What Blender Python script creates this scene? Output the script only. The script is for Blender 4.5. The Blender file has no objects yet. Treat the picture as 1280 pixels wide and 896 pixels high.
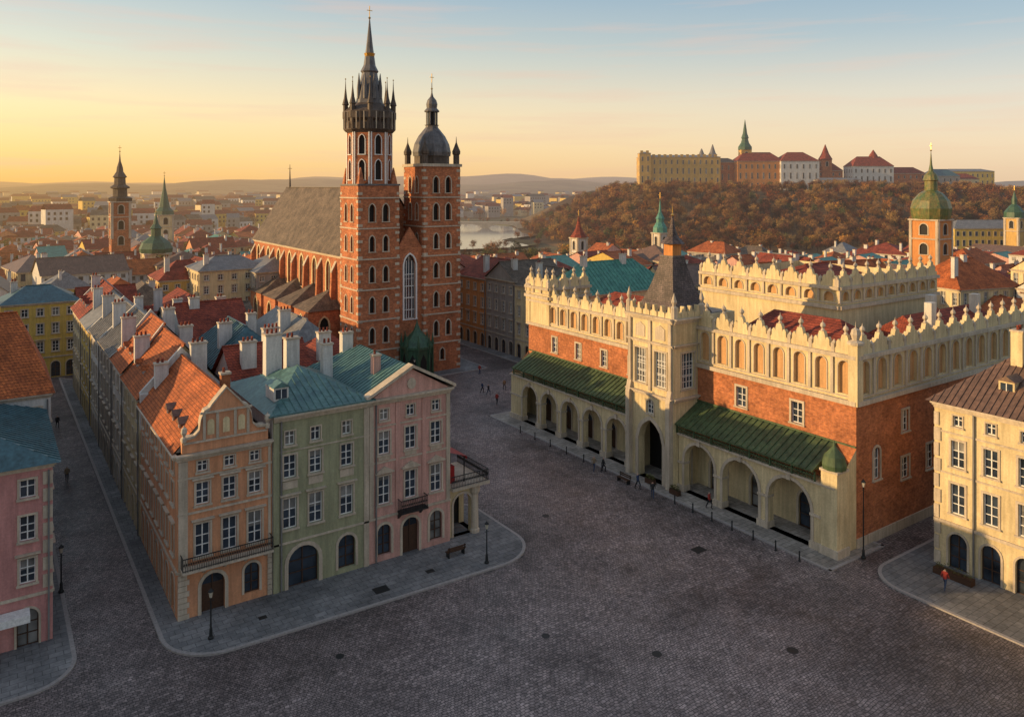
import bpy, math, random
from mathutils import Vector, Matrix
R=random.Random(11)
HEAD=math.radians(34.37)
ch,sh=math.cos(HEAD),math.sin(HEAD)
def cam2world(e,n): return (ch*e+sh*n, -sh*e+ch*n)   # camera-frame metres (e right, n depth) -> world x,y; landmarks placed from image pixels
SUN_EL=math.radians(12); SUNH=Vector((-0.86,0.51,0)).normalized()

sc=bpy.context.scene
COL=sc.collection
# ---------------------------------------------------------------- materials
def hazegroup():  # haze painted into surface materials: sun-tinted emission that grows with distance
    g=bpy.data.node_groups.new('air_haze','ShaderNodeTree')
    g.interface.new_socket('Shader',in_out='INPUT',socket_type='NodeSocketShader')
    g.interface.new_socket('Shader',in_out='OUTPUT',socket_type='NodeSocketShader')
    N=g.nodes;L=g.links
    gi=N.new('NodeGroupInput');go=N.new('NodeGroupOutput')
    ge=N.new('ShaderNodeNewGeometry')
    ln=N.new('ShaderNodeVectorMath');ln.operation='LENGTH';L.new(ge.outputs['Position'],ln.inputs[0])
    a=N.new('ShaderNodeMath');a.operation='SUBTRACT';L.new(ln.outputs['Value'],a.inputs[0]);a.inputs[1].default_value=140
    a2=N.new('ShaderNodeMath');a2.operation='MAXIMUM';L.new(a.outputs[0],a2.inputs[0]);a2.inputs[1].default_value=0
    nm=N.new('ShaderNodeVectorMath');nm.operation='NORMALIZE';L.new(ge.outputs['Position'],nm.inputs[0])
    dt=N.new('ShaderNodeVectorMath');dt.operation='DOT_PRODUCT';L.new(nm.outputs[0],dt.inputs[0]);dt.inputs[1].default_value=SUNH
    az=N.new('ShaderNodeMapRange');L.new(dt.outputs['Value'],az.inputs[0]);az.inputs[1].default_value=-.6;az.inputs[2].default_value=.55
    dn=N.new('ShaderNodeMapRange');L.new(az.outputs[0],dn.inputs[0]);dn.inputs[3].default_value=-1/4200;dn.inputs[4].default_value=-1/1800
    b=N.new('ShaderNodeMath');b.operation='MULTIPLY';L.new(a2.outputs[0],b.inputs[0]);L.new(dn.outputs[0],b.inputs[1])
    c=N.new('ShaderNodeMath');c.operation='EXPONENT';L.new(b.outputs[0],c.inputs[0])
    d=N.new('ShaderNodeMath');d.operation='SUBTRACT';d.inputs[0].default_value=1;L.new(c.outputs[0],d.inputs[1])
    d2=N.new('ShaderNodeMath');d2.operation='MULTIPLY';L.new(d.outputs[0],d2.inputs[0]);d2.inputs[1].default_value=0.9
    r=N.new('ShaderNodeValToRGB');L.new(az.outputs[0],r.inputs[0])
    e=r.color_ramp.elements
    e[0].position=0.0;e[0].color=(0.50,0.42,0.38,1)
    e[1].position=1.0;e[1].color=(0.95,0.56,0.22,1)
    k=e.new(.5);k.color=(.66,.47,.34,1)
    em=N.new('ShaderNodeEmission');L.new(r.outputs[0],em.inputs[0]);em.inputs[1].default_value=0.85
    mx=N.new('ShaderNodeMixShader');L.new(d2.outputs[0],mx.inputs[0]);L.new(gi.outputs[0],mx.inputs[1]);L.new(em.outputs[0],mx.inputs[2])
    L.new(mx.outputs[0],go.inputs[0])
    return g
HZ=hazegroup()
MATS={}
def M(name,col=(.5,.5,.5),kind='plaster',rough=.85,col2=None,spec=.3,metal=0.0,haze=True):
    if name in MATS: return MATS[name]
    m=bpy.data.materials.new(name);m.use_nodes=True;MATS[name]=m
    try: m.cycles.emission_sampling='NONE'
    except Exception as ex: print('es',ex)
    N=m.node_tree.nodes;L=m.node_tree.links
    bs=N['Principled BSDF'];out=N['Material Output']
    bs.inputs['Roughness'].default_value=rough
    bs.inputs['Specular IOR Level'].default_value=spec
    bs.inputs['Metallic'].default_value=metal
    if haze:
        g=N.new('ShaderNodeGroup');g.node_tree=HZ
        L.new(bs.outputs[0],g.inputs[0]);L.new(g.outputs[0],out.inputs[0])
    tc=N.new('ShaderNodeTexCoord');oi=N.new('ShaderNodeObjectInfo')
    rv=N.new('ShaderNodeMath');rv.operation='MULTIPLY';L.new(oi.outputs['Random'],rv.inputs[0]);rv.inputs[1].default_value=57
    ad=N.new('ShaderNodeVectorMath');ad.operation='ADD';L.new(tc.outputs['Object'],ad.inputs[0]);L.new(rv.outputs[0],ad.inputs[1])
    def noise(scale,det=4,vec=ad.outputs[0],rg=.6):
        n=N.new('ShaderNodeTexNoise');n.inputs['Scale'].default_value=scale;n.inputs['Detail'].default_value=det
        n.inputs['Roughness'].default_value=rg
        if vec is not None: L.new(vec,n.inputs['Vector'])
        return n.outputs['Fac']
    def mul(c,fac,lo,hi,p0=.3,p1=.7):
        mr=N.new('ShaderNodeMapRange');L.new(fac,mr.inputs[0]);mr.inputs[1].default_value=p0;mr.inputs[2].default_value=p1
        mr.inputs[3].default_value=lo;mr.inputs[4].default_value=hi
        v=N.new('ShaderNodeVectorMath');v.operation='SCALE';L.new(c,v.inputs[0]);L.new(mr.outputs[0],v.inputs['Scale'])
        return v.outputs[0]
    def mix(fac,c1,c2,p0=.35,p1=.65):
        mr=N.new('ShaderNodeMapRange');L.new(fac,mr.inputs[0]);mr.inputs[1].default_value=p0;mr.inputs[2].default_value=p1
        x=N.new('ShaderNodeMix');x.data_type='RGBA';L.new(mr.outputs[0],x.inputs['Factor'])
        for s,c in (('A',c1),('B',c2)):
            sk=[i for i in x.inputs if i.name==s and i.type=='RGBA'][0]
            if isinstance(c,tuple): sk.default_value=(*c,1)
            else: L.new(c,sk)
        return [o for o in x.outputs if o.type=='RGBA'][0]
    def bump(h,st,dist=.05):
        b=N.new('ShaderNodeBump');b.inputs['Strength'].default_value=st;b.inputs['Distance'].default_value=dist
        L.new(h,b.inputs['Height']);L.new(b.outputs[0],bs.inputs['Normal'])
    def rgb(c):
        r=N.new('ShaderNodeRGB');r.outputs[0].default_value=(*c,1);return r.outputs[0]
    def stretch(v,s):
        mp=N.new('ShaderNodeMapping');mp.inputs['Scale'].default_value=s;L.new(v,mp.inputs['Vector']);return mp.outputs[0]
    def brick(bw,rh,mo,c1,c2,cm,flat=False,ks=1,dist=0):
        sp=N.new('ShaderNodeSeparateXYZ');src=tc.outputs['Object']
        if dist:
            nn=N.new('ShaderNodeTexNoise');nn.inputs['Scale'].default_value=.9;nn.inputs['Detail'].default_value=3;L.new(src,nn.inputs['Vector'])
            s1=N.new('ShaderNodeVectorMath');s1.operation='SCALE';L.new(nn.outputs['Color'],s1.inputs[0]);s1.inputs['Scale'].default_value=dist
            s2=N.new('ShaderNodeVectorMath');s2.operation='ADD';L.new(src,s2.inputs[0]);L.new(s1.outputs[0],s2.inputs[1]);src=s2.outputs[0]
        L.new(src,sp.inputs[0])
        cb=N.new('ShaderNodeCombineXYZ')
        if flat:
            L.new(sp.outputs[0],cb.inputs[0]);L.new(sp.outputs[1],cb.inputs[1])
        else:
            a=N.new('ShaderNodeMath');L.new(sp.outputs[0],a.inputs[0]);L.new(sp.outputs[1],a.inputs[1])
            L.new(a.outputs[0],cb.inputs[0])
            z=N.new('ShaderNodeMath');z.operation='MULTIPLY';L.new(sp.outputs[2],z.inputs[0]);z.inputs[1].default_value=ks;L.new(z.outputs[0],cb.inputs[1])
        b=N.new('ShaderNodeTexBrick');L.new(cb.outputs[0],b.inputs['Vector'])
        b.inputs['Scale'].default_value=1;b.inputs['Brick Width'].default_value=bw;b.inputs['Row Height'].default_value=rh
        b.inputs['Mortar Size'].default_value=mo;b.inputs['Mortar Smooth'].default_value=.3;b.inputs['Bias'].default_value=0
        b.inputs['Color1'].default_value=(*c1,1);b.inputs['Color2'].default_value=(*c2,1);b.inputs['Mortar'].default_value=(*cm,1)
        return b
    def sc_(c,f): return tuple(x*f for x in c)
    c2=col2 or sc_(col,.7)
    if kind=='plaster':
        c=mix(noise(.35,5),rgb(col),rgb(tuple(a*.35+b*.65 for a,b in zip(col,c2))),.4,.72)
        c=mul(c,noise(1,5,stretch(ad.outputs[0],(3,3,.3))),.72,1.08)
        c=mul(c,noise(7,4),.88,1.08)
        L.new(c,bs.inputs['Base Color']);bump(noise(14,3),.15,.02)
    elif kind=='brick':
        b=brick(.42,.14,.012,col,c2,tuple(a*.6+.1 for a in col))
        c=mul(b.outputs['Color'],noise(.5,5),.65,1.2);c=mul(c,noise(3,4),.7,1.3)
        L.new(c,bs.inputs['Base Color']);bump(b.outputs['Fac'],-.3,.02)
    elif kind=='tile':
        b=brick(.28,.24,.03,col,c2,sc_(col,.35),ks=1.2)
        c=mul(b.outputs['Color'],noise(.6,5),.55,1.35);c=mul(c,noise(5,3),.65,1.35)
        L.new(c,bs.inputs['Base Color']);bump(b.outputs['Fac'],-.6,.05)
    elif kind=='sheet':
        c=mix(noise(.8,6),rgb(col),rgb(c2),.35,.7);c=mul(c,noise(1.3,4,stretch(ad.outputs[0],(2.5,2.5,.4))),.62,1.28)
        L.new(c,bs.inputs['Base Color']);bump(noise(2.5,3),.15,.05)
    elif kind=='cobble':
        b=brick(.34,.24,.03,col,c2,sc_(col,.2),flat=True,dist=.45)
        b2=brick(.26,.2,.03,sc_(col,.92),sc_(c2,1.15),sc_(col,.2),flat=True,dist=.6)
        c=mix(noise(.16,3),b.outputs['Color'],b2.outputs['Color'],.49,.51)
        c=mul(c,noise(.06,6),.6,1.3,.36,.64);c=mul(c,noise(4,3),.5,1.55);c=mul(c,noise(.5,6),.75,1.25)
        c=mix(noise(.11,5),c,mul(c,noise(1,1),.55,.75),.56,.66)
        L.new(c,bs.inputs['Base Color']);bump(b.outputs['Fac'],-1.0,.08)
        mr=N.new('ShaderNodeMapRange');L.new(noise(.4,4),mr.inputs[0]);mr.inputs[3].default_value=.32;mr.inputs[4].default_value=.8;L.new(mr.outputs[0],bs.inputs['Roughness'])
    elif kind=='slab':
        b=brick(.9,.6,.025,col,c2,sc_(col,.4),flat=True)
        c=mul(b.outputs['Color'],noise(.25,5),.62,1.25);c=mul(c,noise(3,4),.78,1.22)
        L.new(c,bs.inputs['Base Color']);bump(b.outputs['Fac'],-.3,.03)
    elif kind=='foliage':
        c=mix(noise(.9,3),rgb(col),rgb(c2));hs=N.new('ShaderNodeHueSaturation');L.new(c,hs.inputs['Color'])
        m1=N.new('ShaderNodeMapRange');L.new(oi.outputs['Random'],m1.inputs[0]);m1.inputs[3].default_value=.45;m1.inputs[4].default_value=1.6;L.new(m1.outputs[0],hs.inputs['Value'])
        m2=N.new('ShaderNodeMapRange');L.new(oi.outputs['Random'],m2.inputs[0]);m2.inputs[3].default_value=.475;m2.inputs[4].default_value=.53;L.new(m2.outputs[0],hs.inputs['Hue'])
        L.new(hs.outputs[0],bs.inputs['Base Color'])
    elif kind=='terrain':
        p=tc.outputs['Object']
        c=mix(noise(.004,8,p),rgb(col),rgb(c2),.42,.58);c=mix(noise(.012,8,p),c,rgb(sc_(col,.3)),.47,.55)
        c=mul(c,noise(.08,5,p),.5,1.5);L.new(c,bs.inputs['Base Color'])
    elif kind=='water':
        bs.inputs['Base Color'].default_value=(*col,1);bump(noise(.4,3,tc.outputs['Object']),.25,.15)
    elif kind=='glass':
        c=mul(rgb(col),noise(.6,2),.4,1.8);L.new(c,bs.inputs['Base Color']);bump(noise(1.2,1),.06,.05)
    else:
        c=mul(rgb(col),noise(6,3),.8,1.15);L.new(c,bs.inputs['Base Color'])
    return m
# palette
glass=M('window_glass',(.03,.04,.055),'glass',.08,spec=.6)
glass2=M('window_curtain',(.16,.155,.145),'glass',.25,spec=.5)
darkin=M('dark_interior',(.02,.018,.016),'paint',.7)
white=M('white_paint',(.76,.74,.70),'paint',.5)
iron=M('wrought_iron',(.02,.022,.022),'paint',.5)
stone=M('pale_stone',(.60,.50,.38),'plaster',.85,(.38,.31,.23))
cream=M('cream_plaster',(.74,.60,.35),'plaster',.85,(.50,.38,.21))
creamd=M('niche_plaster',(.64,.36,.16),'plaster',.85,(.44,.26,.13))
peach=M('peach_plaster',(.70,.33,.17),'plaster',.85,(.52,.26,.15))
greenp=M('sage_plaster',(.36,.355,.215),'plaster',.85,(.27,.265,.165))
pink=M('pink_plaster',(.66,.37,.30),'plaster',.85,(.50,.28,.23))
rose=M('rose_plaster',(.60,.28,.25),'plaster',.85,(.46,.21,.19))
yellow=M('yellow_plaster',(.68,.48,.12),'plaster',.85,(.52,.35,.1))
ochre=M('ochre_plaster',(.66,.41,.13),'plaster')
orangep=M('orange_plaster',(.66,.28,.09),'plaster')
greyp=M('grey_plaster',(.38,.34,.30),'plaster')
whitep=M('white_plaster',(.68,.65,.60),'plaster',.85,(.5,.46,.41))
brickm=M('red_brick',(.52,.18,.065),'brick',.9,(.35,.115,.045))
brick2=M('church_brick',(.54,.19,.075),'brick',.9,(.35,.115,.05))
tileo=M('orange_roof_tiles',(.54,.145,.04),'tile',.8,(.34,.09,.03))
tiler=M('red_roof_tiles',(.34,.07,.035),'tile',.8,(.20,.045,.03))
slate=M('brown_shingle_roof',(.20,.145,.10),'tile',.7,(.125,.095,.07))
greyr=M('grey_sheet_roof',(.21,.20,.19),'sheet',.5,(.13,.125,.12),spec=.5)
teal=M('teal_copper_roof',(.10,.20,.18),'sheet',.45,(.05,.115,.12),spec=.5)
verdi=M('verdigris_copper',(.09,.28,.21),'sheet',.55,(.05,.17,.14),spec=.4)
cop=M('dark_green_copper',(.05,.12,.06),'sheet',.5,(.03,.065,.04),spec=.5)
domeg=M('gilded_green_dome',(.07,.12,.035),'sheet',.4,(.26,.18,.05),spec=.5)
tealb=M('blue_teal_roof',(.05,.12,.14),'sheet',.45,(.035,.08,.09),spec=.5)
hallg=M('arcade_green_roof',(.08,.125,.055),'sheet',.55,(.05,.075,.035),spec=.4)
brownr=M('brown_sheet_roof',(.19,.11,.075),'sheet',.5,(.115,.07,.05),spec=.4)
spirem=M('lead_spire',(.16,.145,.14),'sheet',.5,(.085,.075,.075),spec=.5)
hallspire=M('tower_brown_shingles',(.15,.11,.10),'tile',.6,(.09,.07,.065))
gold=M('gilding',(.75,.45,.12),'paint',.35,metal=.9)
wood=M('dark_wood',(.07,.035,.02),'paint',.6)
cobble=M('cobblestone',(.27,.215,.20),'cobble',.6,(.135,.108,.103),spec=.45,haze=False)
slab=M('pavement_slabs',(.22,.215,.21),'slab',.75,(.16,.16,.16))
slabl=M('pale_pavement_slabs',(.38,.335,.29),'slab',.75,(.28,.25,.215))
kerbm=M('kerb_granite',(.33,.30,.28),'paint',.8)
redp=M('red_paint',(.32,.02,.02),'paint',.5)

# ---------------------------------------------------------------- builder
class Fr:
    def __init__(s,o,r):
        s.o=Vector(o);s.r=Vector(r).normalized();s.n=s.r.cross(Vector((0,0,1)))
    def p(s,a,h,o=0): return s.o+s.r*a+Vector((0,0,h))+s.n*o
class Bld:
    def __init__(s,name): s.name=name;s.parts={}
    def face(s,part,mat,pts):
        d=s.parts.setdefault((part,mat.name),([],[]));i=len(d[0]);d[0].extend([tuple(p) for p in pts]);d[1].append(tuple(range(i,i+len(pts))))
    def hexa(s,part,mat,c):
        for f in ((0,3,2,1),(4,5,6,7),(0,1,5,4),(1,2,6,5),(2,3,7,6),(3,0,4,7)): s.face(part,mat,[c[i] for i in f])
    def box(s,part,mat,x0,x1,y0,y1,z0,z1):
        s.hexa(part,mat,[(x0,y0,z0),(x1,y0,z0),(x1,y1,z0),(x0,y1,z0),(x0,y0,z1),(x1,y0,z1),(x1,y1,z1),(x0,y1,z1)])
    def fbox(s,part,mat,fr,a0,a1,h0,h1,o0,o1):
        p=fr.p;s.hexa(part,mat,[p(a0,h0,o1),p(a1,h0,o1),p(a1,h0,o0),p(a0,h0,o0),p(a0,h1,o1),p(a1,h1,o1),p(a1,h1,o0),p(a0,h1,o0)])
    def prism(s,part,mat,fr,poly,o0,o1):
        n=len(poly);s.face(part,mat,[fr.p(a,h,o1) for a,h in poly]);s.face(part,mat,[fr.p(a,h,o0) for a,h in reversed(poly)])
        for i in range(n):
            a,b=poly[i],poly[(i+1)%n]
            s.face(part,mat,[fr.p(a[0],a[1],o0),fr.p(b[0],b[1],o0),fr.p(b[0],b[1],o1),fr.p(a[0],a[1],o1)])
    def lathe(s,part,mat,cx,cy,prof,n=12,rot=0):
        for i in range(n):
            t0=2*math.pi*i/n+rot;t1=2*math.pi*(i+1)/n+rot
            for (r0,z0),(r1,z1) in zip(prof,prof[1:]):
                pts=[]
                for r,z,t in ((r0,z0,t0),(r0,z0,t1),(r1,z1,t1),(r1,z1,t0)):
                    q=(cx+r*math.cos(t),cy+r*math.sin(t),z)
                    if not pts or (Vector(q)-Vector(pts[-1])).length>1e-4: pts.append(q)
                if len(pts)>3 and (Vector(pts[0])-Vector(pts[-1])).length<1e-4: pts.pop()
                if len(pts)>=3: s.face(part,mat,pts)
    def tube(s,part,mat,p,q,r0,r1,n=6):
        p=Vector(p);q=Vector(q);d=(q-p).normalized();u=d.orthogonal().normalized();v=d.cross(u)
        for i in range(n):
            t0=2*math.pi*i/n;t1=2*math.pi*(i+1)/n
            f=lambda c,r,t:c+u*r*math.cos(t)+v*r*math.sin(t)
            s.face(part,mat,[f(p,r0,t0),f(p,r0,t1),f(q,r1,t1),f(q,r1,t0)])
    def slope(s,part,mat,p0,p1,p2,p3,ribs=0,rh=.07):
        p0,p1,p2,p3=map(Vector,(p0,p1,p2,p3))
        pts=[p0,p1,p2] if (p2-p3).length<1e-3 else [p0,p1,p2,p3]
        s.face(part,mat,pts)
        if ribs:
            nrm=(p1-p0).cross(p3-p0).normalized();w=(p1-p0).length;k=max(1,int(w/ribs));t=(p1-p0).normalized()
            tl=(p3-p0).dot(t);tr=(p2-p0).dot(t);up=(p3-p0)-t*tl
            for i in range(1,k):
                a=w*i/k;f=1.0
                if a<tl: f=a/tl
                elif a>tr: f=(w-a)/max(1e-6,(w-tr))
                e=p0+t*a;g=e+up*f;hw=t*.03;hh=nrm*rh
                s.face(part,mat,[e-hw,g-hw,g-hw+hh,e-hw+hh]);s.face(part,mat,[e+hw,e+hw+hh,g+hw+hh,g+hw]);s.face(part,mat,[e-hw+hh,g-hw+hh,g+hw+hh,e+hw+hh]);s.face(part,mat,[e-hw,e-hw+hh,e+hw+hh,e+hw])
    def mesh(s,key,smooth=False):
        v,f=s.parts[key];m=bpy.data.meshes.new(key[0]);m.from_pydata(v,[],f);m.materials.append(MATS[key[1]]);m.update();return m
    def finish(s,loc=(0,0,0),rot=0,single=False):
        loc=Vector(loc)
        if single: return place(s.single(),s.name,loc,rot)
        e=bpy.data.objects.new(s.name,None);COL.objects.link(e);e.location=loc;e.rotation_euler=(0,0,rot);e.empty_display_size=.5
        for k in s.parts:
            o=bpy.data.objects.new(k[0],s.mesh(k));COL.objects.link(o);o.parent=e
        return e
    def single(s):
        m=bpy.data.meshes.new(s.name);V=[];F=[];MI=[]
        for i,(k,(v,f)) in enumerate(s.parts.items()):
            o=len(V);V+=v;F+=[tuple(a+o for a in q) for q in f];MI+=[i]*len(f);m.materials.append(MATS[k[1]])
        m.from_pydata(V,[],F);m.polygons.foreach_set('material_index',MI);m.update();return m
def place(mesh,name,loc,rot=0,scale=1,parent=None):
    o=bpy.data.objects.new(name,mesh);COL.objects.link(o);o.location=loc;o.rotation_euler=(0,0,rot)
    o.scale=(scale,)*3 if not isinstance(scale,tuple) else scale
    if parent: o.parent=parent
    return o
def S(x,y,z=0): return Fr((x,y,z),(1,0,0))
def Wf(x,y,z=0): return Fr((x,y,z),(0,-1,0))
def E(x,y,z=0): return Fr((x,y,z),(0,1,0))
def Nf(x,y,z=0): return Fr((x,y,z),(-1,0,0))

def win(ac,w,h0,h1,**k):
    d=dict(a0=ac-w/2,a1=ac+w/2,h0=h0,h1=h1,arch=0,style='sash',d=.22,trim=stone,tw=.14,ped=0,sill=True);d.update(k);return d
def curve(o,N=10):
    r=(o['a1']-o['a0'])/2;c=(o['a0']+o['a1'])/2;rise=o['arch']*r;sp=o['h1']-rise;pts=[]
    for i in range(N+1):
        if o['arch']<=1.01:
            t=math.pi*(1-i/N);x=r*math.cos(t);y=rise*math.sin(t)
        else:
            x=-r+2*r*i/N;y=math.sqrt(max(0,4*r*r-(r+abs(x))**2))*rise/(1.7320508*r)
        pts.append((c+x,sp+y))
    return pts,sp
def wall(b,fr,w,h0,h1,ops,mat,part='walls',a_start=0):
    xs=sorted({a_start,w}|{o['a0'] for o in ops}|{o['a1'] for o in ops});ys=sorted({h0,h1}|{o['h0'] for o in ops}|{o['h1'] for o in ops})
    for j in range(len(ys)-1):
        run=None;cy=(ys[j]+ys[j+1])/2
        for i in range(len(xs)):
            hole=True
            if i<len(xs)-1:
                cx=(xs[i]+xs[i+1])/2
                hole=any(o['a0']<cx<o['a1'] and o['h0']<cy<o['h1'] for o in ops)
            if not hole and run is None: run=xs[i]
            if hole and run is not None:
                b.face(part,mat,[fr.p(run,ys[j]),fr.p(xs[i],ys[j]),fr.p(xs[i],ys[j+1]),fr.p(run,ys[j+1])]);run=None
    for o in ops: opening(b,fr,o,mat,part)
def opening(b,fr,o,mat,part):
    a0,a1,h0,h1,d=o['a0'],o['a1'],o['h0'],o['h1'],o['d'];p=fr.p
    top=h1
    if o['arch']:
        pts,top=curve(o)
        for (x0,y0),(x1,y1) in zip(pts,pts[1:]):
            b.face(part,mat,[p(x0,y0),p(x1,y1),p(x1,h1),p(x0,h1)])
            b.face(part,mat,[p(x0,y0),p(x0,y0,-d),p(x1,y1,-d),p(x1,y1)])
            if o['trim'] and o['tw']:
                c=(a0+a1)/2;tw=o['tw'];mx=lambda x,y:(x+(x-c)*tw/((a1-a0)/2), y+tw*max(0,(y-top))/max(.01,(h1-top)) )
                q0=mx(x0,y0);q1=mx(x1,y1)
                b.prism('surrounds',o['trim'],fr,[(x0,y0),(x1,y1),q1,q0],.003,.07)
    else:
        b.face(part,mat,[p(a0,h1),p(a0,h1,-d),p(a1,h1,-d),p(a1,h1)])
    b.face(part,mat,[p(a0,h0),p(a0,top),p(a0,top,-d),p(a0,h0,-d)][::-1]);b.face(part,mat,[p(a1,h0),p(a1,top),p(a1,top,-d),p(a1,h0,-d)])
    b.face(part,mat,[p(a0,h0),p(a1,h0),p(a1,h0,-d),p(a0,h0,-d)])
    st=o['style']
    if st!='void':
        g=darkin if st=='dark' else (glass if R.random()<.75 else glass2)
        if st=='niche': g=o['nm']
        if st=='door': g=wood
        b.face('glazing' if st!='niche' else 'niches',g,[p(a0,h0,-d),p(a1,h0,-d),p(a1,h1,-d),p(a0,h1,-d)])
    if st in('sash','shop'):
        f=.07;fm=white if st=='sash' else wood
        for q in ((a0,a0+f,h0,h1),(a1-f,a1,h0,h1)): b.fbox('window_frames',fm,fr,*q,-d+.004,-d+.07)
        b.fbox('window_frames',fm,fr,a0+f,a1-f,h0,h0+f,-d+.004,-d+.07)
        if not o['arch']: b.fbox('window_frames',fm,fr,a0+f,a1-f,h1-f,h1,-d+.004,-d+.07)
        c=(a0+a1)/2;b.fbox('window_frames',fm,fr,c-.04,c+.04,h0+f,h1-f,-d+.004,-d+.075)
        hh=h0+(h1-h0)*.62
        for t in ((hh,) if h1-h0<1.5 else (h0+(h1-h0)*.33,hh)): b.fbox('window_frames',fm,fr,a0+f,a1-f,t-.03,t+.03,-d+.004,-d+.065)
        if st=='sash' and 1.2<h1-h0<3.2 and R.random()<.45:
            dr=R.uniform(.15,.5);b.face('blinds',glass2,[p(a0+f,h1-(h1-h0)*dr,-d+.002),p(a1-f,h1-(h1-h0)*dr,-d+.002),p(a1-f,h1,-d+.002),p(a0+f,h1,-d+.002)])
    if st=='door':
        c=(a0+a1)/2;b.fbox('doors',wood,fr,c-.04,c+.04,h0,h1-.05,-d+.004,-d+.06)
        b.face('glazing',glass,[p(a0+.1,top,-d+.01),p(a1-.1,top,-d+.01),p(a1-.1,h1,-d+.01),p(a0+.1,h1,-d+.01)])
    if o['trim'] and o['tw']:
        t=o['trim'];w=o['tw']
        b.fbox('surrounds',t,fr,a0-w,a0,h0,top,.003,.07);b.fbox('surrounds',t,fr,a1,a1+w,h0,top,.003,.07)
        if not o['arch']: b.fbox('surrounds',t,fr,a0-w,a1+w,h1,h1+w,.003,.08)
        if o['sill']: b.fbox('surrounds',t,fr,a0-w-.06,a1+w+.06,h0-.14,h0,.003,.17)
        if o['ped']==1:
            b.fbox('surrounds',t,fr,a0-w-.15,a1+w+.15,h1+w+.12,h1+w+.24,.003,.25)
        if o['ped']==2:
            c=(a0+a1)/2;z=h1+w+.2;b.fbox('surrounds',t,fr,a0-w-.2,a1+w+.2,z-.08,z,.003,.24);b.prism('surrounds',t,fr,[(a0-w-.2,z+.002),(a1+w+.2,z+.002),(c,z+.5)],.003,.2)
def cornice(b,mat,fr,a0,a1,h,k=1.0,part='cornices'):
    b.fbox(part,mat,fr,a0,a1,h-.45*k,h-.28*k,.003,.14*k);b.fbox(part,mat,fr,a0-.05,a1+.05,h-.28*k,h-.12*k,.003,.28*k);b.fbox(part,mat,fr,a0-.12,a1+.12,h-.12*k,h,.003,.45*k)
def railing(b,fr,a0,a1,h,o,ht=1.0,sp=.16,ret=True,mat=None):
    mat=mat or iron
    b.fbox('railing',mat,fr,a0,a1,h+ht-.06,h+ht,o-.04,o+.02);b.fbox('railing',mat,fr,a0,a1,h+.08,h+.12,o-.03,o+.01)
    n=int((a1-a0)/sp)
    for i in range(n+1):
        a=a0+(a1-a0)*i/n;b.fbox('railing',mat,fr,a-.014,a+.014,h,h+ht-.06,o-.028,o)
        if i<n: b.prism('railing',mat,fr,[(a+.02,h+.55*ht),(a+sp/2,h+.4*ht),(a+sp-.02,h+.55*ht),(a+sp/2,h+.7*ht)],o-.02,o-.008)
    if ret:
        for a in (a0,a1):
            b.fbox('railing',mat,fr,a-.02,a+.02,h+ht-.06,h+ht,0,o)
            k=max(1,int(o/sp))
            for i in range(k): b.fbox('railing',mat,fr,a-.012,a+.012,h,h+ht-.06,o*i/k,o*i/k+.024)
def balcony(b,fr,a0,a1,h,o,ht=1.0,mat=stone):
    b.fbox('balcony',mat,fr,a0,a1,h-.16,h,.01,o+.06)
    n=max(2,int((a1-a0)/1.3))
    for i in range(n):
        a=a0+.25+(a1-a0-.5)*i/(n-1);b.prism('balcony',mat,Fr(fr.p(a-.1,0,0),fr.n),[(.01,h-.16),(.01,h-.75),(o*.75,h-.16)],-.1,.1)
    railing(b,fr,a0+.04,a1-.04,h,o,ht)
def downpipe(b,fr,a,h):
    b.fbox('downpipe',greyr,fr,a-.06,a+.06,.2,h-.5,.09,.2)
def chimney(b,x,y,z0,z1,w=.9,l=.7,mat=None):
    mat=mat or whitep
    b.box('chimneys',mat,x-w/2,x+w/2,y-l/2,y+l/2,z0,z1);b.box('chimneys',stone,x-w/2-.08,x+w/2+.08,y-l/2-.08,y+l/2+.08,z1+.002,z1+.16)
    for i in range(int(w/.4)): b.lathe('chimney_pots',tiler,x-w/2+.25+i*.4,y,[(.12,z1+.16),(.1,z1+.55),(.0,z1+.55)],6)
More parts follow.
